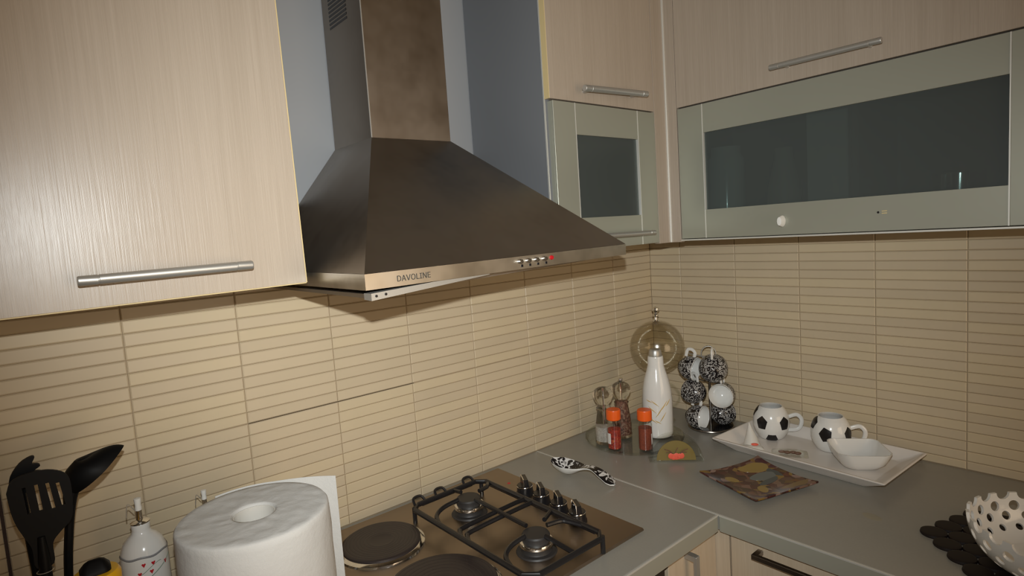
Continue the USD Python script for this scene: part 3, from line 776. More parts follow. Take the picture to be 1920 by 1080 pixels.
t = thing("spice_tin", "yellow-rimmed tin with a black cap and red label between ladle and oil bottle", "tin", (-1.704, -0.25, ZC))
part(t, "body", lathe([(0, 0), (0.028, 0), (0.029, 0.004), (0.029, 0.186), (0, 0.186)], 36), "cream_ceramic")
part(t, "lid", lathe([(0.0295, 0.184), (0.0315, 0.188), (0.0315, 0.200), (0.028, 0.206), (0.021, 0.207), (0.0, 0.207)], 36), "yellow_plastic", "yellow plastic lid")
capm = loft([rrect(0.019, 0.017, 0.010, 0.207), rrect(0.019, 0.016, 0.010, 0.213), rrect(0.013, 0.007, 0.006, 0.222), rrect(0.008, 0.003, 0.003, 0.225)])
part(t, "cap", capm, "black_plastic", "black flip cap")
lab = lathe([(0.0293, 0.10), (0.0294, 0.181)], 64)
ang = np.degrees(np.arctan2(lab.vertices[:, 1], lab.vertices[:, 0]))
keep = np.all(np.abs((ang[lab.faces] + 70 + 180) % 360 - 180) < 38, axis=1)
part(t, "label", trimesh.Trimesh(lab.vertices, lab.faces[keep], process=False), "red_print", "red label on the tin")


def oil_bottle(loc, label, decor, k=1.0):
    t = thing("oil_bottle", label, "bottle", loc, R=np.eye(4) * k)
    part(t, "body", lathe([(0, 0), (0.030, 0), (0.034, 0.004), (0.0352, 0.03), (0.0352, 0.165), (0.033, 0.178), (0.028, 0.190), (0.020, 0.199), (0.0145, 0.204), (0.0135, 0.210), (0.0142, 0.2185), (0.0125, 0.221), (0, 0.221)], 44), "white_ceramic", smooth=50)
    part(t, "pourer_base", lathe([(0.0142, 0.2205), (0.0146, 0.2225), (0.010, 0.225), (0.0055, 0.226), (0.0045, 0.240), (0.0052, 0.242), (0.0, 0.242)], 24), "chrome", "metal pourer")
    part(t, "stopper", lathe([(0.0050, 0.242), (0.0052, 0.247), (0.0046, 0.250), (0.0056, 0.262), (0.0, 0.2635)], 20), "white_plastic", "white stopper")
    part(t, "wire_clip", tube(curve([(-0.006, 0.0, 0.244), (-0.014, 0, 0.256), (-0.017, 0, 0.246), (-0.018, 0, 0.234)], 5), 0.0007, 6), "aluminium", "thin wire clip")
    if decor:
        def on(a, z, r=0.0355):
            return (r * math.cos(a), r * math.sin(a), z)
        a0 = math.radians(-92)
        band = lathe([(0.0342, 0.1738), (0.0350, 0.1722), (0.0346, 0.1702)], 48)
        band.vertices[:, 2] += 0.0012 * np.sin(6 * np.arctan2(band.vertices[:, 1], band.vertices[:, 0]))
        part(t, "line", band, "grey_print", "thin wavy grey line")
        for da, z in ((-0.15, 0.160), (0.24, 0.159), (-0.34, 0.146), (0.14, 0.146), (0.85, 0.152), (-0.75, 0.140)):
            a = a0 + da
            c = np.array(on(a, z, 0.0352))
            u = np.array([-math.sin(a), math.cos(a), 0])
            pts = [(-0.0032, 0.002), (-0.0016, 0.0036), (0, 0.0024), (0.0016, 0.0036), (0.0032, 0.002), (0.0, -0.0036)]
            o = np.array([math.cos(a), math.sin(a), 0]) * 0.0003
            r0 = np.array([c + u * x + np.array([0, 0, zz]) - o * 2 for x, zz in pts])
            r1 = np.array([c + u * x + np.array([0, 0, zz]) + o for x, zz in pts])
            part(t, "heart", loft([r0, r1]), "red_print", "small printed red heart", smooth=False)
        part(t, "stem", tube([on(a0 + s, 0.151 + 0.008 * math.sin(3 * s), 0.0352) for s in np.linspace(-0.7, 0.6, 18)], 0.0005, 6), "green_print", "printed stem of the hearts")
        part(t, "stem", tube([on(a0 + s, 0.138 + 0.02 * (s - 0.1) ** 1.0, 0.0352) for s in np.linspace(0.1, 1.2, 18)], 0.0007, 6), "green_print", "printed green-grey tendril")
    return t


oil_bottle((-1.6312, -0.15, ZC), "white oil bottle printed with red hearts, left of the paper towel roll", True)
oil_bottle((-1.5224, -0.10, ZC), "white oil bottle hidden behind the paper towel roll, only its stopper showing", False, 0.855)

# ------------------------------------------------------------------ spoon rest
t = thing("spoon_rest", "black and white scroll-patterned ceramic spoon rest lying across the worktop joint", "spoon rest", (-0.655, -0.22, ZC))
S = np.linspace(0, 1, 40)
Pc = np.array([np.interp(S, [0, 0.3, 0.6, 1.0], [-0.668, -0.664, -0.652, -0.640]), np.interp(S, [0, 1], [-0.137, -0.335])]).T
wd = np.interp(S, [0, 0.04, 0.12, 0.28, 0.42, 0.55, 0.66, 0.8, 0.92, 0.98, 1.0], [0.003, 0.014, 0.026, 0.031, 0.025, 0.0125, 0.0115, 0.0175, 0.019, 0.012, 0.003])
zr = np.interp(S, [0, 0.28, 0.5, 0.62, 0.72, 0.86, 1.0], [0.0345, 0.0310, 0.031, 0.0365, 0.0355, 0.021, 0.0055])
sg = np.interp(S, [0, 0.06, 0.2, 0.35, 0.5, 0.6, 1.0], [0.0, 0.012, 0.0250, 0.022, 0.004, 0.0005, -0.001])
k_ = np.ones(5) / 5
zr = np.convolve(np.pad(zr, 2, mode="edge"), k_, "valid")
sg = np.convolve(np.pad(sg, 2, mode="edge"), k_, "valid")
tt = np.linspace(-1, 1, 13)
D = np.gradient(Pc, axis=0); D /= np.linalg.norm(D, axis=1, keepdims=True)
Nn = np.c_[-D[:, 1], D[:, 0]]
def spoon_grid(extra):
    V = []
    for i in range(len(S)):
        for u in tt:
            xy = Pc[i] + Nn[i] * wd[i] * u
            V.append((xy[0], xy[1], ZC + zr[i] - sg[i] * (1 - u * u) - extra * (1 if abs(u) < 1 else 0.6)))
    return np.array(V)
def gridfaces(nu, nv, flip=False):
    f = []
    for i in range(nu - 1):
        for j in range(nv - 1):
            a, b, c, d_ = i * nv + j, i * nv + j + 1, (i + 1) * nv + j + 1, (i + 1) * nv + j
            f += [(a, b, c), (a, c, d_)] if not flip else [(a, c, b), (a, d_, c)]
    return np.array(f)
top, bot = spoon_grid(0), spoon_grid(0.0045)
part(t, "top_face", trimesh.Trimesh(top, gridfaces(40, 13), process=False), "scroll_print_large", "black and white scroll-printed upper face", smooth=60, world=True)
edge = []
nv = 13
under = trimesh.Trimesh(np.vstack([top, bot]), np.vstack([gridfaces(40, 13, True) + len(top)]), process=False)
fs = []
for i in range(39):
    for j in (0, 12):
        a, b = i * nv + j, (i + 1) * nv + j
        fs += [(a, b, b + len(top)), (a, b + len(top), a + len(top))]
under = trimesh.Trimesh(np.vstack([top, bot]), np.vstack([under.faces, np.array(fs)]), process=False)
part(t, "underside", under, "white_ceramic", "plain white underside", smooth=60, world=True)

# ------------------------------------------------------------------ glass tray and what stands on it
TX, TY = -0.341, -0.164
t = thing("glass_tray", "round clear glass tray under the mills and spice jars in the corner", "tray", (TX, TY, ZC))
part(t, "disc", lathe([(0, 0.002), (0.10, 0.002), (0.140, 0.003), (0.148, 0.009), (0.151, 0.016), (0.149, 0.0165), (0.145, 0.010), (0.138, 0.0065), (0.10, 0.006), (0, 0.006)], 72), "tray_glass")
for a in range(3):
    q = math.radians(120 * a + 200)
    part(t, "foot", put(lathe([(0, 0), (0.008, 0), (0.008, 0.0022), (0, 0.0022)], 12), trimesh.transformations.translation_matrix([0.12 * math.cos(q), 0.12 * math.sin(q), 0])), "tray_glass")
TZ = ZC + 0.0065
MILL = [(0, 0), (0.0270, 0), (0.0290, 0.003), (0.0290, 0.010), (0.0265, 0.014), (0.0280, 0.020), (0.0280, 0.040), (0.0255, 0.065), (0.0215, 0.090), (0.0190, 0.103), (0.0225, 0.109), (0.0175, 0.115), (0.0175, 0.121), (0.0250, 0.130), (0.0300, 0.143), (0.0300, 0.153), (0.0255, 0.164), (0.0130, 0.171), (0, 0.172)]
t = thing("salt_mill", "clear acrylic mill with pale salt inside, left of the two", "mill", (-0.427, -0.122, TZ))
part(t, "body", lathe([(r, z) for r, z in MILL], 40), "acrylic", "clear turned body", smooth=50)
part(t, "filling", lathe([(0, 0.008), (0.0235, 0.008), (0.0250, 0.03), (0.0230, 0.052), (0, 0.056)], 28), "salt_grains", "pale salt filling")
part(t, "shaft", cyl((0, 0, 0.05), (0, 0, 0.165), 0.0025, 10), "chrome")
t = thing("pepper_mill", "clear acrylic mill half full of brown peppercorns with a small top knob", "mill", (-0.3505, -0.1285, TZ))
part(t, "body", lathe([(r, z) for r, z in MILL], 40), "acrylic", "clear turned body", smooth=50)
part(t, "knob", lathe([(0.004, 0.171), (0.0045, 0.174), (0.0075, 0.179), (0.0072, 0.185), (0.0, 0.188)], 20), "chrome", "small round knob")
part(t, "filling", lathe([(0, 0.008), (0.0235, 0.008), (0.0250, 0.03), (0.0225, 0.062), (0.0175, 0.092), (0.0150, 0.114), (0, 0.118)], 28), "peppercorns", "peppercorn filling")
part(t, "shaft", cyl((0, 0, 0.1), (0, 0, 0.172), 0.0025, 10), "chrome")
for (x, y, fill, lab) in ((-0.4467, -0.1765, "chilli_flakes", "small glass spice jar with orange cap and red chilli flakes, in front of the mills"),
                          (-0.3957, -0.2500, "red_powder", "small glass spice jar with orange cap and red powder, beside the white bottle")):
    t = thing("spice_jar", lab, "jar", (x, y, TZ))
    part(t, "glass", lathe([(0, 0), (0.019, 0), (0.0205, 0.002), (0.0205, 0.078), (0.0165, 0.088), (0.0165, 0.093)], 36), "clear_glass", "clear glass jar")
    part(t, "filling", lathe([(0, 0.003), (0.0188, 0.003), (0.0190, 0.06 if fill[0] == "c" else 0.066), (0, 0.064)], 30), fill, "red spice filling")
    part(t, "lid", lathe([(0.0195, 0.088), (0.0212, 0.090), (0.0212, 0.115), (0.0195, 0.1185), (0.0, 0.1185)], 40), "orange_plastic", "orange screw cap")
    for sgn in (1, -1):
        lb = lathe([(0.0207, 0.018), (0.0207, 0.05)], 72)
        ang = np.degrees(np.arctan2(lb.vertices[:, 1], lb.vertices[:, 0]))
        c0 = 162 if fill[0] == "c" else -65
        keep = np.all(np.abs((ang[lb.faces] - c0 + 180) % 360 - 180) < 30, axis=1)
        if sgn == 1:
            part(t, "label", trimesh.Trimesh(lb.vertices, lb.faces[keep], process=False), "white_label", "white paper label")

t = thing("white_bottle", "tall white bottle with gold leaf print and silver cap in front of the glass globe", "bottle", (-0.2746, -0.2078, TZ))
part(t, "body", lathe([(0, 0), (0.036, 0), (0.0425, 0.004), (0.0445, 0.012), (0.0455, 0.06), (0.0455, 0.115), (0.0425, 0.150), (0.0365, 0.180), (0.0285, 0.205), (0.0245, 0.222), (0.0235, 0.246), (0.022, 0.250), (0, 0.250)], 48), "white_ceramic", smooth=50)
part(t, "cap", lathe([(0.0195, 0.250), (0.0200, 0.254), (0.0185, 0.266), (0.0150, 0.271), (0.0, 0.272)], 36), "aluminium", "small silver cap")
va = math.atan2(EYE[1] + 0.2078, EYE[0] + 0.2746)
for k, (da, z, L, sl) in enumerate(((-0.55, 0.118, 0.45, -0.3), (-0.15, 0.112, 0.5, -0.55), (0.45, 0.105, 0.5, 0.5), (0.75, 0.112, 0.4, 0.3), (-0.35, 0.092, 0.55, -0.6), (0.15, 0.088, 0.6, 0.7), (0.35, 0.07, 0.45, 0.5), (-0.35, 0.06, 0.6, -0.6), (0.0, 0.055, 0.4, -0.35))):
    P = [((0.0456 + 0.0002) * math.cos(va + da + s), (0.0458) * math.sin(va + da + s), z + sl * 0.045 * (s / L) + 0.003 * math.sin(6 * s)) for s in np.linspace(-L / 2, L / 2, 9)]
    part(t, "leaf_print", tube(P, [0.0003, 0.0007, 0.0011, 0.0014, 0.0014, 0.0012, 0.0009, 0.0006, 0.0003], 6), "gold_print", "gold leaf stroke")

# footed glass globe in the corner
t = thing("glass_globe_jar", "round footed glass jar with chrome knob in the corner behind the white bottle", "jar", (-0.143, -0.1195, ZC))
cz = 0.251
def shell(r, a0, a1, n_=22):
    return [(r * math.cos(a), cz + r * math.sin(a)) for a in np.linspace(math.radians(a0), math.radians(a1), n_)]
part(t, "foot", lathe([(0, 0), (0.048, 0), (0.050, 0.003), (0.046, 0.007), (0.02, 0.012), (0.009, 0.02), (0.007, 0.06), (0.008, 0.13), (0.014, 0.155), (0.02, 0.165), (0, 0.165)], 48), "clear_glass", "glass foot and stem", smooth=50)
part(t, "bowl", lathe([(0.0, cz - 0.0885)] + shell(0.0885, -85, -1)[1:] + shell(0.0860, -1, -86), 56), "smoky_glass", "lower half of the globe", smooth=50)
part(t, "lid", lathe(shell(0.0890, 0.5, 88) + shell(0.0865, 87, 0.5), 56), "smoky_glass", "domed upper half of the globe", smooth=50)
part(t, "knob", lathe([(0.012, cz + 0.088), (0.011, cz + 0.091), (0.006, cz + 0.094), (0.005, cz + 0.099), (0.0095, cz + 0.105), (0.0095, cz + 0.109), (0.0055, cz + 0.113), (0.0065, cz + 0.117), (0.0125, cz + 0.124), (0.0120, cz + 0.131), (0.0, cz + 0.136)], 32), "chrome", "turned chrome knob")
u = np.array([0.759, -0.648, 0]) / math.hypot(0.759, 0.648)
P = curve([u * 0.008 + [0, 0, 0.128], u * 0.045 + [0, 0, 0.118], u * 0.068 + [0, 0, 0.082], u * 0.052 + [0, 0, 0.050], u * 0.008 + [0, 0, 0.045]], 6)
part(t, "handle", tube(P, 0.004, 10), "clear_glass", "clear glass side handle")

# ------------------------------------------------------------------ napkin holder
A, B = np.array([-0.4597, -0.3098]), np.array([-0.3596, -0.4172])
mid = (A + B) / 2 + np.array([0.0, 0.0])
rz = math.degrees(math.atan2(B[1] - A[1], B[0] - A[0]))
t = thing("napkin_holder", "half-round clear glass napkin holder with olive card and red flowers", "napkin holder", (mid[0], mid[1], ZC), rotz=rz)
def half(r, y0, y1, z0=0.004, k=1.0):
    a = np.linspace(0, math.pi, 32)
    return slab([(r * math.cos(s), z0 + r * k * math.sin(s)) for s in a], y0, y1)
part(t, "glass_panel", half(0.073, -0.002, 0.002), "clear_glass", "front half-round glass panel", smooth=False)
part(t, "glass_panel", half(0.073, 0.030, 0.034), "clear_glass", "rear half-round glass panel", smooth=False)
part(t, "base", box(-0.073, 0.073, -0.002, 0.034, 0.0, 0.004), "tray_glass")
part(t, "card", half(0.053, 0.0035, 0.0065, 0.005, 1.05), "olive_paper", "olive half-round card", smooth=False)
for dx, dz, r in ((-0.014, 0.019, 0.0085), (0.000, 0.018, 0.0095), (0.013, 0.0195, 0.0085), (0.006, 0.0155, 0.006), (-0.008, 0.014, 0.006)):
    part(t, "flower", put(lathe([(0, 0.0012), (r * 0.5, 0.0012), (r * 0.9, 0.0006), (r, 0)], 14), np.array([[1, 0, 0, dx], [0, 0, -1, -0.002], [0, 1, 0, dz], [0, 0, 0, 1.0]])), "pink_red", "printed red flower")
for s in (-1, 1):
    for q in (0, 1):
        part(t, "twig", tube(curve([(s * 0.010, -0.0022, 0.026), (s * 0.018, -0.0022, 0.030 + 0.004 * q), (s * (0.028 + 0.004 * q), -0.0022, 0.029 + 0.010 * q)], 4), 0.0011, 6), "brown_sweet", "printed brown twig")
part(t, "twig", tube(curve([(-0.004, -0.0022, 0.028), (0.0, -0.0022, 0.036), (0.005, -0.0022, 0.043)], 4), 0.001, 6), "brown_sweet", "printed brown twig")

# ------------------------------------------------------------------ cup tree with six cups
C0 = np.array([-0.095, -0.280, ZC])
t = thing("cup_tree", "metal wire cup tree holding six small patterned cups", "cup stand", C0)
part(t, "base_ring", tube([(0.068 * math.cos(a), 0.068 * math.sin(a), 0.004) for a in np.linspace(0, 2 * math.pi, 48, endpoint=False)], 0.0035, 8, closed=True), "bronze_steel")
part(t, "base_plate", lathe([(0, 0.0), (0.066, 0.0), (0.066, 0.003), (0, 0.003)], 48), "black_gloss", "dark round base plate")
part(t, "pole", cyl((0, 0, 0.002), (0, 0, 0.232), 0.0042, 12), "bronze_steel")
nrm_ = np.array([-0.8515, -0.5244, 0.0])       # towards the viewer
rgt = np.array([0.5244, -0.8515, 0.0]) * 1.0   # to the viewer's right, level
part(t, "top_loop", tube([tuple(rgt * 0.022 * math.cos(a) + np.array([0, 0, 0.238 + 0.024 * math.sin(a)])) for a in np.linspace(0, 2 * math.pi, 28, endpoint=False)], 0.0022, 8, closed=True), "aluminium", "bright wire loop on top")
upv = np.array([0, 0, 1.0])


def cup(center, axis, label, CS=1.05):
    """center: middle of the cup; axis: out of its mouth; the handle points up."""
    ax_ = np.array(axis, float); ax_ /= np.linalg.norm(ax_)
    hd = upv - ax_ * (upv @ ax_); hd /= np.linalg.norm(hd)
    Rm = np.eye(4); Rm[:3, 0], Rm[:3, 1], Rm[:3, 2] = hd * CS, np.cross(ax_, hd) * CS, ax_ * CS
    c = thing("espresso_cup", label, "cup", np.array(center) - ax_ * 0.027 * CS, R=Rm, group="cups on the cup tree")
    part(c, "body", lathe([(0, 0.0), (0.014, 0.0), (0.016, 0.003), (0.026, 0.010), (0.0345, 0.024), (0.0370, 0.038), (0.0362, 0.053)], 36), "scroll_print", "black and white scroll-printed outside", smooth=60)
    part(c, "lining", lathe([(0.0362, 0.053), (0.0352, 0.0545), (0.0340, 0.053), (0.0345, 0.038), (0.032, 0.025), (0.022, 0.010), (0, 0.007)], 36), "white_ceramic", "plain white inside", smooth=60)
    part(c, "handle", tube(curve([(0.035, 0, 0.044), (0.048, 0, 0.046), (0.057, 0, 0.036), (0.054, 0, 0.022), (0.034, 0, 0.018)], 6), 0.0034, 8, flat=1.5), "white_ceramic", "small white ring handle")
    return c


def cpos(du, dz, dn):
    return C0 + rgt * du + nrm_ * dn + upv * dz


CUPS = [
    (-0.064, 0.196, 0.010, rgt * 0.9 + nrm_ * 0.42 - upv * 0.12, "patterned espresso cup at the top left of the cup tree, white mouth to the right"),
    (0.011, 0.196, 0.050, -nrm_ * 1.0 + rgt * 0.1 + upv * 0.15, "patterned espresso cup at the top of the cup tree, showing its patterned bottom"),
    (-0.042, 0.1165, 0.018, -rgt * 0.55 - nrm_ * 0.6, "patterned espresso cup in the middle left of the cup tree, turned away"),
    (0.040, 0.118, 0.034, nrm_ * 0.9 - rgt * 0.30, "patterned espresso cup in the middle of the cup tree with round white mouth facing out"),
    (-0.046, 0.038, 0.018, rgt * 0.88 + nrm_ * 0.45, "patterned espresso cup at the lower left of the cup tree, white mouth to the right"),
    (0.030, 0.042, -0.006, -nrm_ * 0.75 + rgt * 0.6, "patterned espresso cup at the lower right of the cup tree, turned to the wall"),
]
for du, dz, dn, ax_, lb in CUPS:
    cup(cpos(du, dz, dn), ax_, lb, 1.19 if dn > 0.045 else 1.05)
for du, dz, dn, _, _ in CUPS:      # hooks that carry the handles
    e = rgt * du * 0.95 + nrm_ * dn * 0.9 + upv * (dz + 0.047)
    s0 = np.array([0, 0, dz + 0.032])
    part(t, "hook", tube(curve([s0, (s0 + e) / 2 + upv * -0.003, e, e + (e - s0) / np.linalg.norm(e - s0) * 0.006 + upv * 0.010], 5), 0.0022, 7), "bronze_steel")

# ------------------------------------------------------------------ platter and what lies on it
PL, PF, PR = np.array([-0.2667, -0.3923]), np.array([-0.2928, -0.8439]), np.array([-0.0269, -0.8422])
pc = (PL + PR) / 2
ly, lx = np.linalg.norm(PF - PL) / 2, 0.1290
prz = math.degrees(math.atan2(*(PL - PF)[::-1])) - 90
t = thing("platter", "long rectangular white serving platter with flared rim on the right worktop", "platter", (pc[0], pc[1], ZC), rotz=prz)
rings = [rrect(lx - 0.034, ly - 0.052, 0.012, 0.0), rrect(lx - 0.030, ly - 0.046, 0.014, 0.002), rrect(lx - 0.014, ly - 0.020, 0.008, 0.018), rrect(lx, ly, 0.004, 0.0300), rrect(lx + 0.0006, ly + 0.0006, 0.004, 0.0325),
         rrect(lx - 0.001, ly - 0.001, 0.004, 0.0340), rrect(lx - 0.006, ly - 0.006, 0.005, 0.0335), rrect(lx - 0.018, ly - 0.026, 0.010, 0.0190), rrect(lx - 0.029, ly - 0.044, 0.016, 0.0085), rrect(lx - 0.034, ly - 0.050, 0.014, 0.0070)]
part(t, "dish", loft(rings), "platter_white", smooth=40)
PZ = ZC + 0.0072


def pentagon(t, R_, az, lat, size, zc, oblate, spin=0.0):
    """A flat black five-sided patch lying on the ball of radius R_ (height scale oblate)."""
    az, lat = math.radians(az), math.radians(lat)
    d = np.array([math.cos(lat) * math.cos(az), math.cos(lat) * math.sin(az), math.sin(lat)])
    e1 = np.array([-math.sin(az), math.cos(az), 0]); e2 = np.cross(d, e1)
    ring_o, V, F = [], [], []
    prof = []
    for q in range(20):
        k, fr_ = divmod(q, 4)
        a = lambda k_: math.radians(90 + spin + 72 * k_)
        p0 = np.array([math.cos(a(k)), math.sin(a(k))]); p1 = np.array([math.cos(a(k + 1)), math.sin(a(k + 1))])
        prof.append(p0 + (p1 - p0) * fr_ / 4)
    rings = []
    for s in (1.0, 1.0, 0.66, 0.33):
        w_ = [d + e1 * p[0] * size * s + e2 * p[1] * size * s for p in prof]
        w_ = np.array([x / np.linalg.norm(x) for x in w_])
        rad = R_ - 0.0006 if len(rings) == 0 else R_ + 0.0004
        g_ = w_ * rad
        g_[:, 2] = g_[:, 2] * oblate + zc
        rings.append(g_)
    part(t, "pentagon", loft(rings, False, True), "black_print", "printed black ball patch", smooth=50)


def ball_mug(x, y, r, h, label, faces, hz):
    t = thing("football_mug", label, "mug", (x, y, PZ), group="football mugs on the platter")
    zc, ob = h * 0.50, 1.0
    ob = (h * 0.50) / (r * math.sin(math.radians(52)))
    prof = [(0, 0.0)] + [(r * math.cos(a), zc + r * ob * math.sin(a)) for a in np.linspace(math.radians(-52), math.radians(50), 20)]
    rt = prof[-1][0]
    prof[0] = (0, prof[1][1])
    prof += [(rt, h - 0.001), (rt - 0.001, h), (rt - 0.003, h - 0.0005)]
    prof += [((r - 0.0035) * math.cos(a), zc + (r - 0.0035) * ob * math.sin(a)) for a in np.linspace(math.radians(48), math.radians(-50), 14)] + [(0, 0.006)]
    part(t, "body", lathe(prof, 48), "white_ceramic", smooth=50)
    for az, lat, spin in faces:
        pentagon(t, r, az, lat, 0.36, zc, ob, spin)
    a = math.radians(hz)
    u_ = np.array([math.cos(a), math.sin(a), 0])
    P = curve([u_ * (r * 0.93) + [0, 0, zc + r * 0.28], u_ * (r + 0.020) + [0, 0, zc + r * 0.40], u_ * (r + 0.033) + [0, 0, zc + r * 0.08], u_ * (r + 0.024) + [0, 0, zc - r * 0.42], u_ * (r * 0.82) + [0, 0, zc - r * 0.52]], 7)
    part(t, "handle", tube(P, 0.0046, 10, flat=1.3), "white_ceramic", "white loop handle")


view1 = math.degrees(math.atan2(EYE[1] + 0.472, EYE[0] + 0.0835))
ball_mug(-0.0870, -0.4740, 0.0505, 0.096, "white football mug with black patches near the cup tree, left of the two",
         [(view1 - 31, 6, 0), (view1 + 46, 5, 0), (view1 + 2, -43, 180), (view1 - 88, 34, 0), (view1 + 110, -5, 0), (view1 + 175, -10, 0)], view1 + 100)
view2 = math.degrees(math.atan2(EYE[1] + 0.634, EYE[0] + 0.0685))
ball_mug(-0.0790, -0.6380, 0.0505, 0.096, "white football mug with black patches beside the white bowl, right of the two",
         [(view2 - 15, 6, 15), (view2 + 60, 6, 0), (view2 - 72, 30, 0), (view2 + 130, -5, 0), (view2 + 200, -10, 0)], view2 + 98)

t = thing("square_bowl", "small white square porcelain bowl on the right end of the platter", "bowl", (-0.150, -0.733, PZ), rotz=-52)
def wavy(hx, r, z, dip):
    q = rrect(hx, hx, r, z, 7)
    a = np.arctan2(q[:, 1], q[:, 0])
    q[:, 2] += dip * np.cos(4 * a + math.pi) * 1.0
    return q
prof_ = ((0.024, 0.016, 0.0), (0.030, 0.020, 0.001), (0.042, 0.026, 0.007), (0.052, 0.027, 0.019), (0.0585, 0.028, 0.033), (0.0625, 0.026, 0.0465), (0.0630, 0.026, 0.0482),
         (0.0605, 0.025, 0.0478), (0.0560, 0.027, 0.0345), (0.0495, 0.026, 0.0215), (0.0395, 0.025, 0.010), (0.028, 0.020, 0.005), (0.018, 0.012, 0.0045))
part(t, "bowl", loft([wavy(h_, r_, z_, 0.0025 if z_ > 0.03 else 0.0) for h_, r_, z_ in prof_]), "white_ceramic", smooth=50)

t = thing("paper_cone", "small white folded paper cone with a red smear leaning by the left mug", "paper cone", (-0.181, -0.463, PZ), rotz=35)
apex = np.array([0.012, 0.006, 0.066])
ringp = [(0.027 * math.cos(a), 0.024 * math.sin(a), 0.0) for a in np.linspace(0, 2 * math.pi, 24, endpoint=False)]
part(t, "cone", loft([ringp, [tuple(np.array(p_) * 0.55 + apex * 0.45 + np.array([0.0, 0, 0])) for p_ in ringp], [tuple(np.array(p_) * 0.04 + apex * 0.96) for p_ in ringp]]), "cream_ceramic", smooth=60)
part(t, "smear", put(sphere((0, 0, 0), 0.010, (0.4, 1, 0.35)), trimesh.transformations.translation_matrix([-0.0220, -0.004, 0.010])), "pink_red", "red smear near the foot")
t = thing("paper_sachet", "small flat cream sachet lying at the foot of the paper cone", "sachet", (-0.205, -0.474, PZ), rotz=-50)
part(t, "pouch", loft([rrect(0.030, 0.014, 0.004, 0.0), rrect(0.031, 0.015, 0.004, 0.002), rrect(0.022, 0.009, 0.004, 0.007)]), "cream_ceramic", smooth=50)
t = thing("sweet_in_wrapper", "brown sweets in a clear wrapper lying between mugs and platter rim", "sweet", (-0.184, -0.572, PZ), rotz=-62)
part(t, "wrapper", loft([rrect(0.046, 0.022, 0.006, 0.0), rrect(0.044, 0.020, 0.006, 0.006), rrect(0.030, 0.012, 0.006, 0.011)]), "clear_glass", "clear crinkled wrapper", smooth=40)
for dx, dy in ((-0.020, 0.003), (-0.006, -0.001), (0.009, 0.002), (0.020, -0.003)):
    part(t, "sweet", sphere((dx, dy, 0.006), 0.009, (1, 0.6, 0.45)), "brown_sweet")

# ------------------------------------------------------------------ printed glass plate
FL, FF, FR_, FB_ = np.array([-0.4356, -0.4614]), np.array([-0.5176, -0.6443]), np.array([-0.3327, -0.7053]), np.array([-0.2734, -0.5258])
fc = (FL + FF + FR_ + FB_) / 4
frz = math.degrees(math.atan2(*(FR_ - FF)[::-1]))
t = thing("glass_plate", "square glass plate printed with dark red and ochre fruit in front of the platter", "plate", (fc[0], fc[1], ZC), rotz=frz)
G = 25
uu = np.linspace(-1, 1, G)
def plate_grid(dz):
    V = []
    for a in uu:
        for b in uu:
            x = 0.098 * a * (1 - 0.07 * (1 - b * b))
            y = 0.096 * b * (1 - 0.07 * (1 - a * a))
            V.append((x, y, 0.002 + 0.0115 * (((a * a) ** 1.5 + (b * b) ** 1.5) / 2) + dz))
    return np.array(V)
Vt_, Vb_ = plate_grid(0.004), plate_grid(0.0)
F1 = gridfaces(G, G, True); F2 = gridfaces(G, G) + len(Vt_)
rim = [i * G for i in range(G)] + [(G - 1) * G + j for j in range(1, G)] + [i * G + G - 1 for i in range(G - 2, -1, -1)] + [j for j in range(G - 2, 0, -1)]
fs = []
for a, b in zip(rim, rim[1:] + rim[:1]):
    fs += [(a, b, b + len(Vt_)), (a, b + len(Vt_), a + len(Vt_))]
part(t, "plate", trimesh.Trimesh(np.vstack([Vt_, Vb_]), np.vstack([F1, F2, np.array(fs)]), process=False), "fruit_print", smooth=50)
def blob(cx, cy, rx, ry, ang, m_, lab):
    a = np.linspace(0, 2 * math.pi, 30, endpoint=False)
    c_, s_ = math.cos(math.radians(ang)), math.sin(math.radians(ang))
    def ring(k, h_):
        out = []
        for q in a:
            ex, ey = rx * k * math.cos(q) * (1 + 0.08 * math.sin(3 * q)), ry * k * math.sin(q)
            x, y = cx + ex * c_ - ey * s_, cy + ex * s_ + ey * c_
            A_, B_ = min(1, abs(x / 0.098)), min(1, abs(y / 0.096))
            out.append((x, y, 0.006 + 0.0115 * ((A_ ** 3 + B_ ** 3) / 2) + h_))
        return out
    part(t, "print_patch", loft([ring(1, -0.001), ring(0.98, 0.0005), ring(0.5, 0.0006)]), m_, lab, smooth=50)
blob(0.042, 0.058, 0.046, 0.027, -20, "print_ochre", "ochre printed fruit")
blob(0.030, 0.008, 0.040, 0.020, 0, "print_pale", "pale slate-blue printed patch")
blob(0.072, 0.008, 0.017, 0.028, 10, "print_slate", "dark slate printed patch")
blob(0.020, -0.020, 0.036, 0.010, 12, "print_slate", "dark slate printed patch")
blob(0.046, -0.074, 0.046, 0.014, 2, "print_tan", "tan printed border patch")
blob(-0.052, 0.030, 0.013, 0.018, 20, "print_ochre", "ochre printed fruit")
blob(-0.028, -0.048, 0.012, 0.020, -30, "print_ochre", "ochre printed fruit")

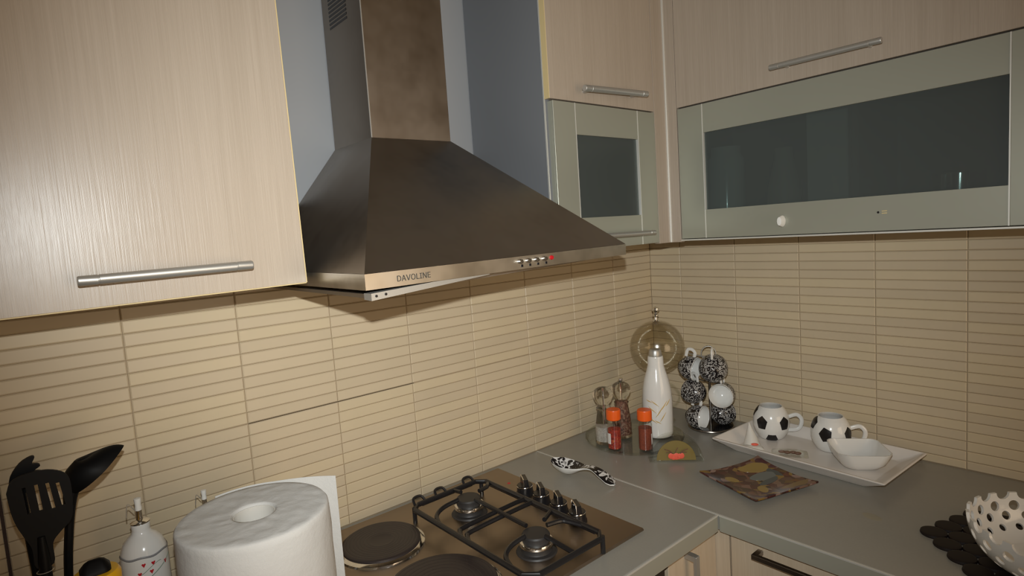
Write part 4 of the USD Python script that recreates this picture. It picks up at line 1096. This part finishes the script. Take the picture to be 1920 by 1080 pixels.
# ------------------------------------------------------------------ trivet and holed bowl
t = thing("trivet", "dark openwork trivet of joined discs under the white holed bowl", "trivet", (-0.364, -1.092, ZC), rotz=12)
sp, rd = 0.0462, 0.0236
for i in range(-3, 4):
    for j in range(-3, 4):
        if abs(i + j) <= 3:
            x, y = sp * (i * 0.8660 + 0 * j), sp * (j + i * 0.5)
            part(t, "disc", put(lathe([(0, 0.0), (rd - 0.001, 0.0), (rd, 0.002), (rd - 0.001, 0.006), (rd - 0.006, 0.007), (0, 0.0065)], 28), trimesh.transformations.translation_matrix([x, y, 0])), "trivet_black")
BX, BY, BR, BZ0, BH = -0.413, -1.153, 0.1375, ZC + 0.007, 0.086
t = thing("holed_bowl", "white bowl pierced with round holes and notched rim at the lower right", "bowl", (BX, BY, BZ0))
def bowl_r(z):
    s = z / BH
    return 0.052 + (BR - 0.052) * math.sqrt(max(0.0, 1 - (1 - s) ** 2.1)) ** 0.85
zz = np.linspace(0, BH, 26)
prof = [(0, 0)] + [(bowl_r(z), z) for z in zz] + [(bowl_r(z) - 0.005, z + (0.0 if z > 0.006 else 0.005)) for z in zz[::-1] if z > 0.004] + [(0, 0.005)]
bm = lathe(prof, 96)
bv, bf, _ = meshkit.arrays(bm)
man = m3.Manifold(m3.Mesh(bv.astype(np.float32), bf.astype(np.uint32)))
if man.is_empty():
    man = m3.Manifold(m3.Mesh(bv.astype(np.float32), bf[:, ::-1].astype(np.uint32).copy()))
cut = []
NH = 22
for ring, (z, rr_, off) in enumerate(((BH - 0.001, 0.0125, 0.0), (0.060, 0.0092, 0.5), (0.042, 0.0080, 0.0), (0.024, 0.0065, 0.5))):
    for k in range(NH):
        a = 2 * math.pi * (k + off) / NH
        lat_ = (0.10, 0.35, 0.55, 0.85)[ring]
        d_ = np.array([math.cos(a) * math.cos(lat_), math.sin(a) * math.cos(lat_), -math.sin(lat_)])
        c_ = np.array([bowl_r(z) * math.cos(a), bowl_r(z) * math.sin(a), z])
        cy_ = cyl(c_ - d_ * 0.02, c_ + d_ * 0.02, rr_, 16)
        cm = m3.Manifold(m3.Mesh(np.asarray(cy_.vertices, np.float32), np.asarray(cy_.faces, np.uint32)))
        if cm.is_empty() or cm.volume() < 0:
            cm = m3.Manifold(m3.Mesh(np.asarray(cy_.vertices, np.float32), np.asarray(cy_.faces[:, ::-1], np.uint32).copy()))
        cut.append(cm)
man = man - m3.Manifold.batch_boolean(cut, m3.OpType.Add)
part(t, "bowl", man, "white_ceramic", smooth=40)
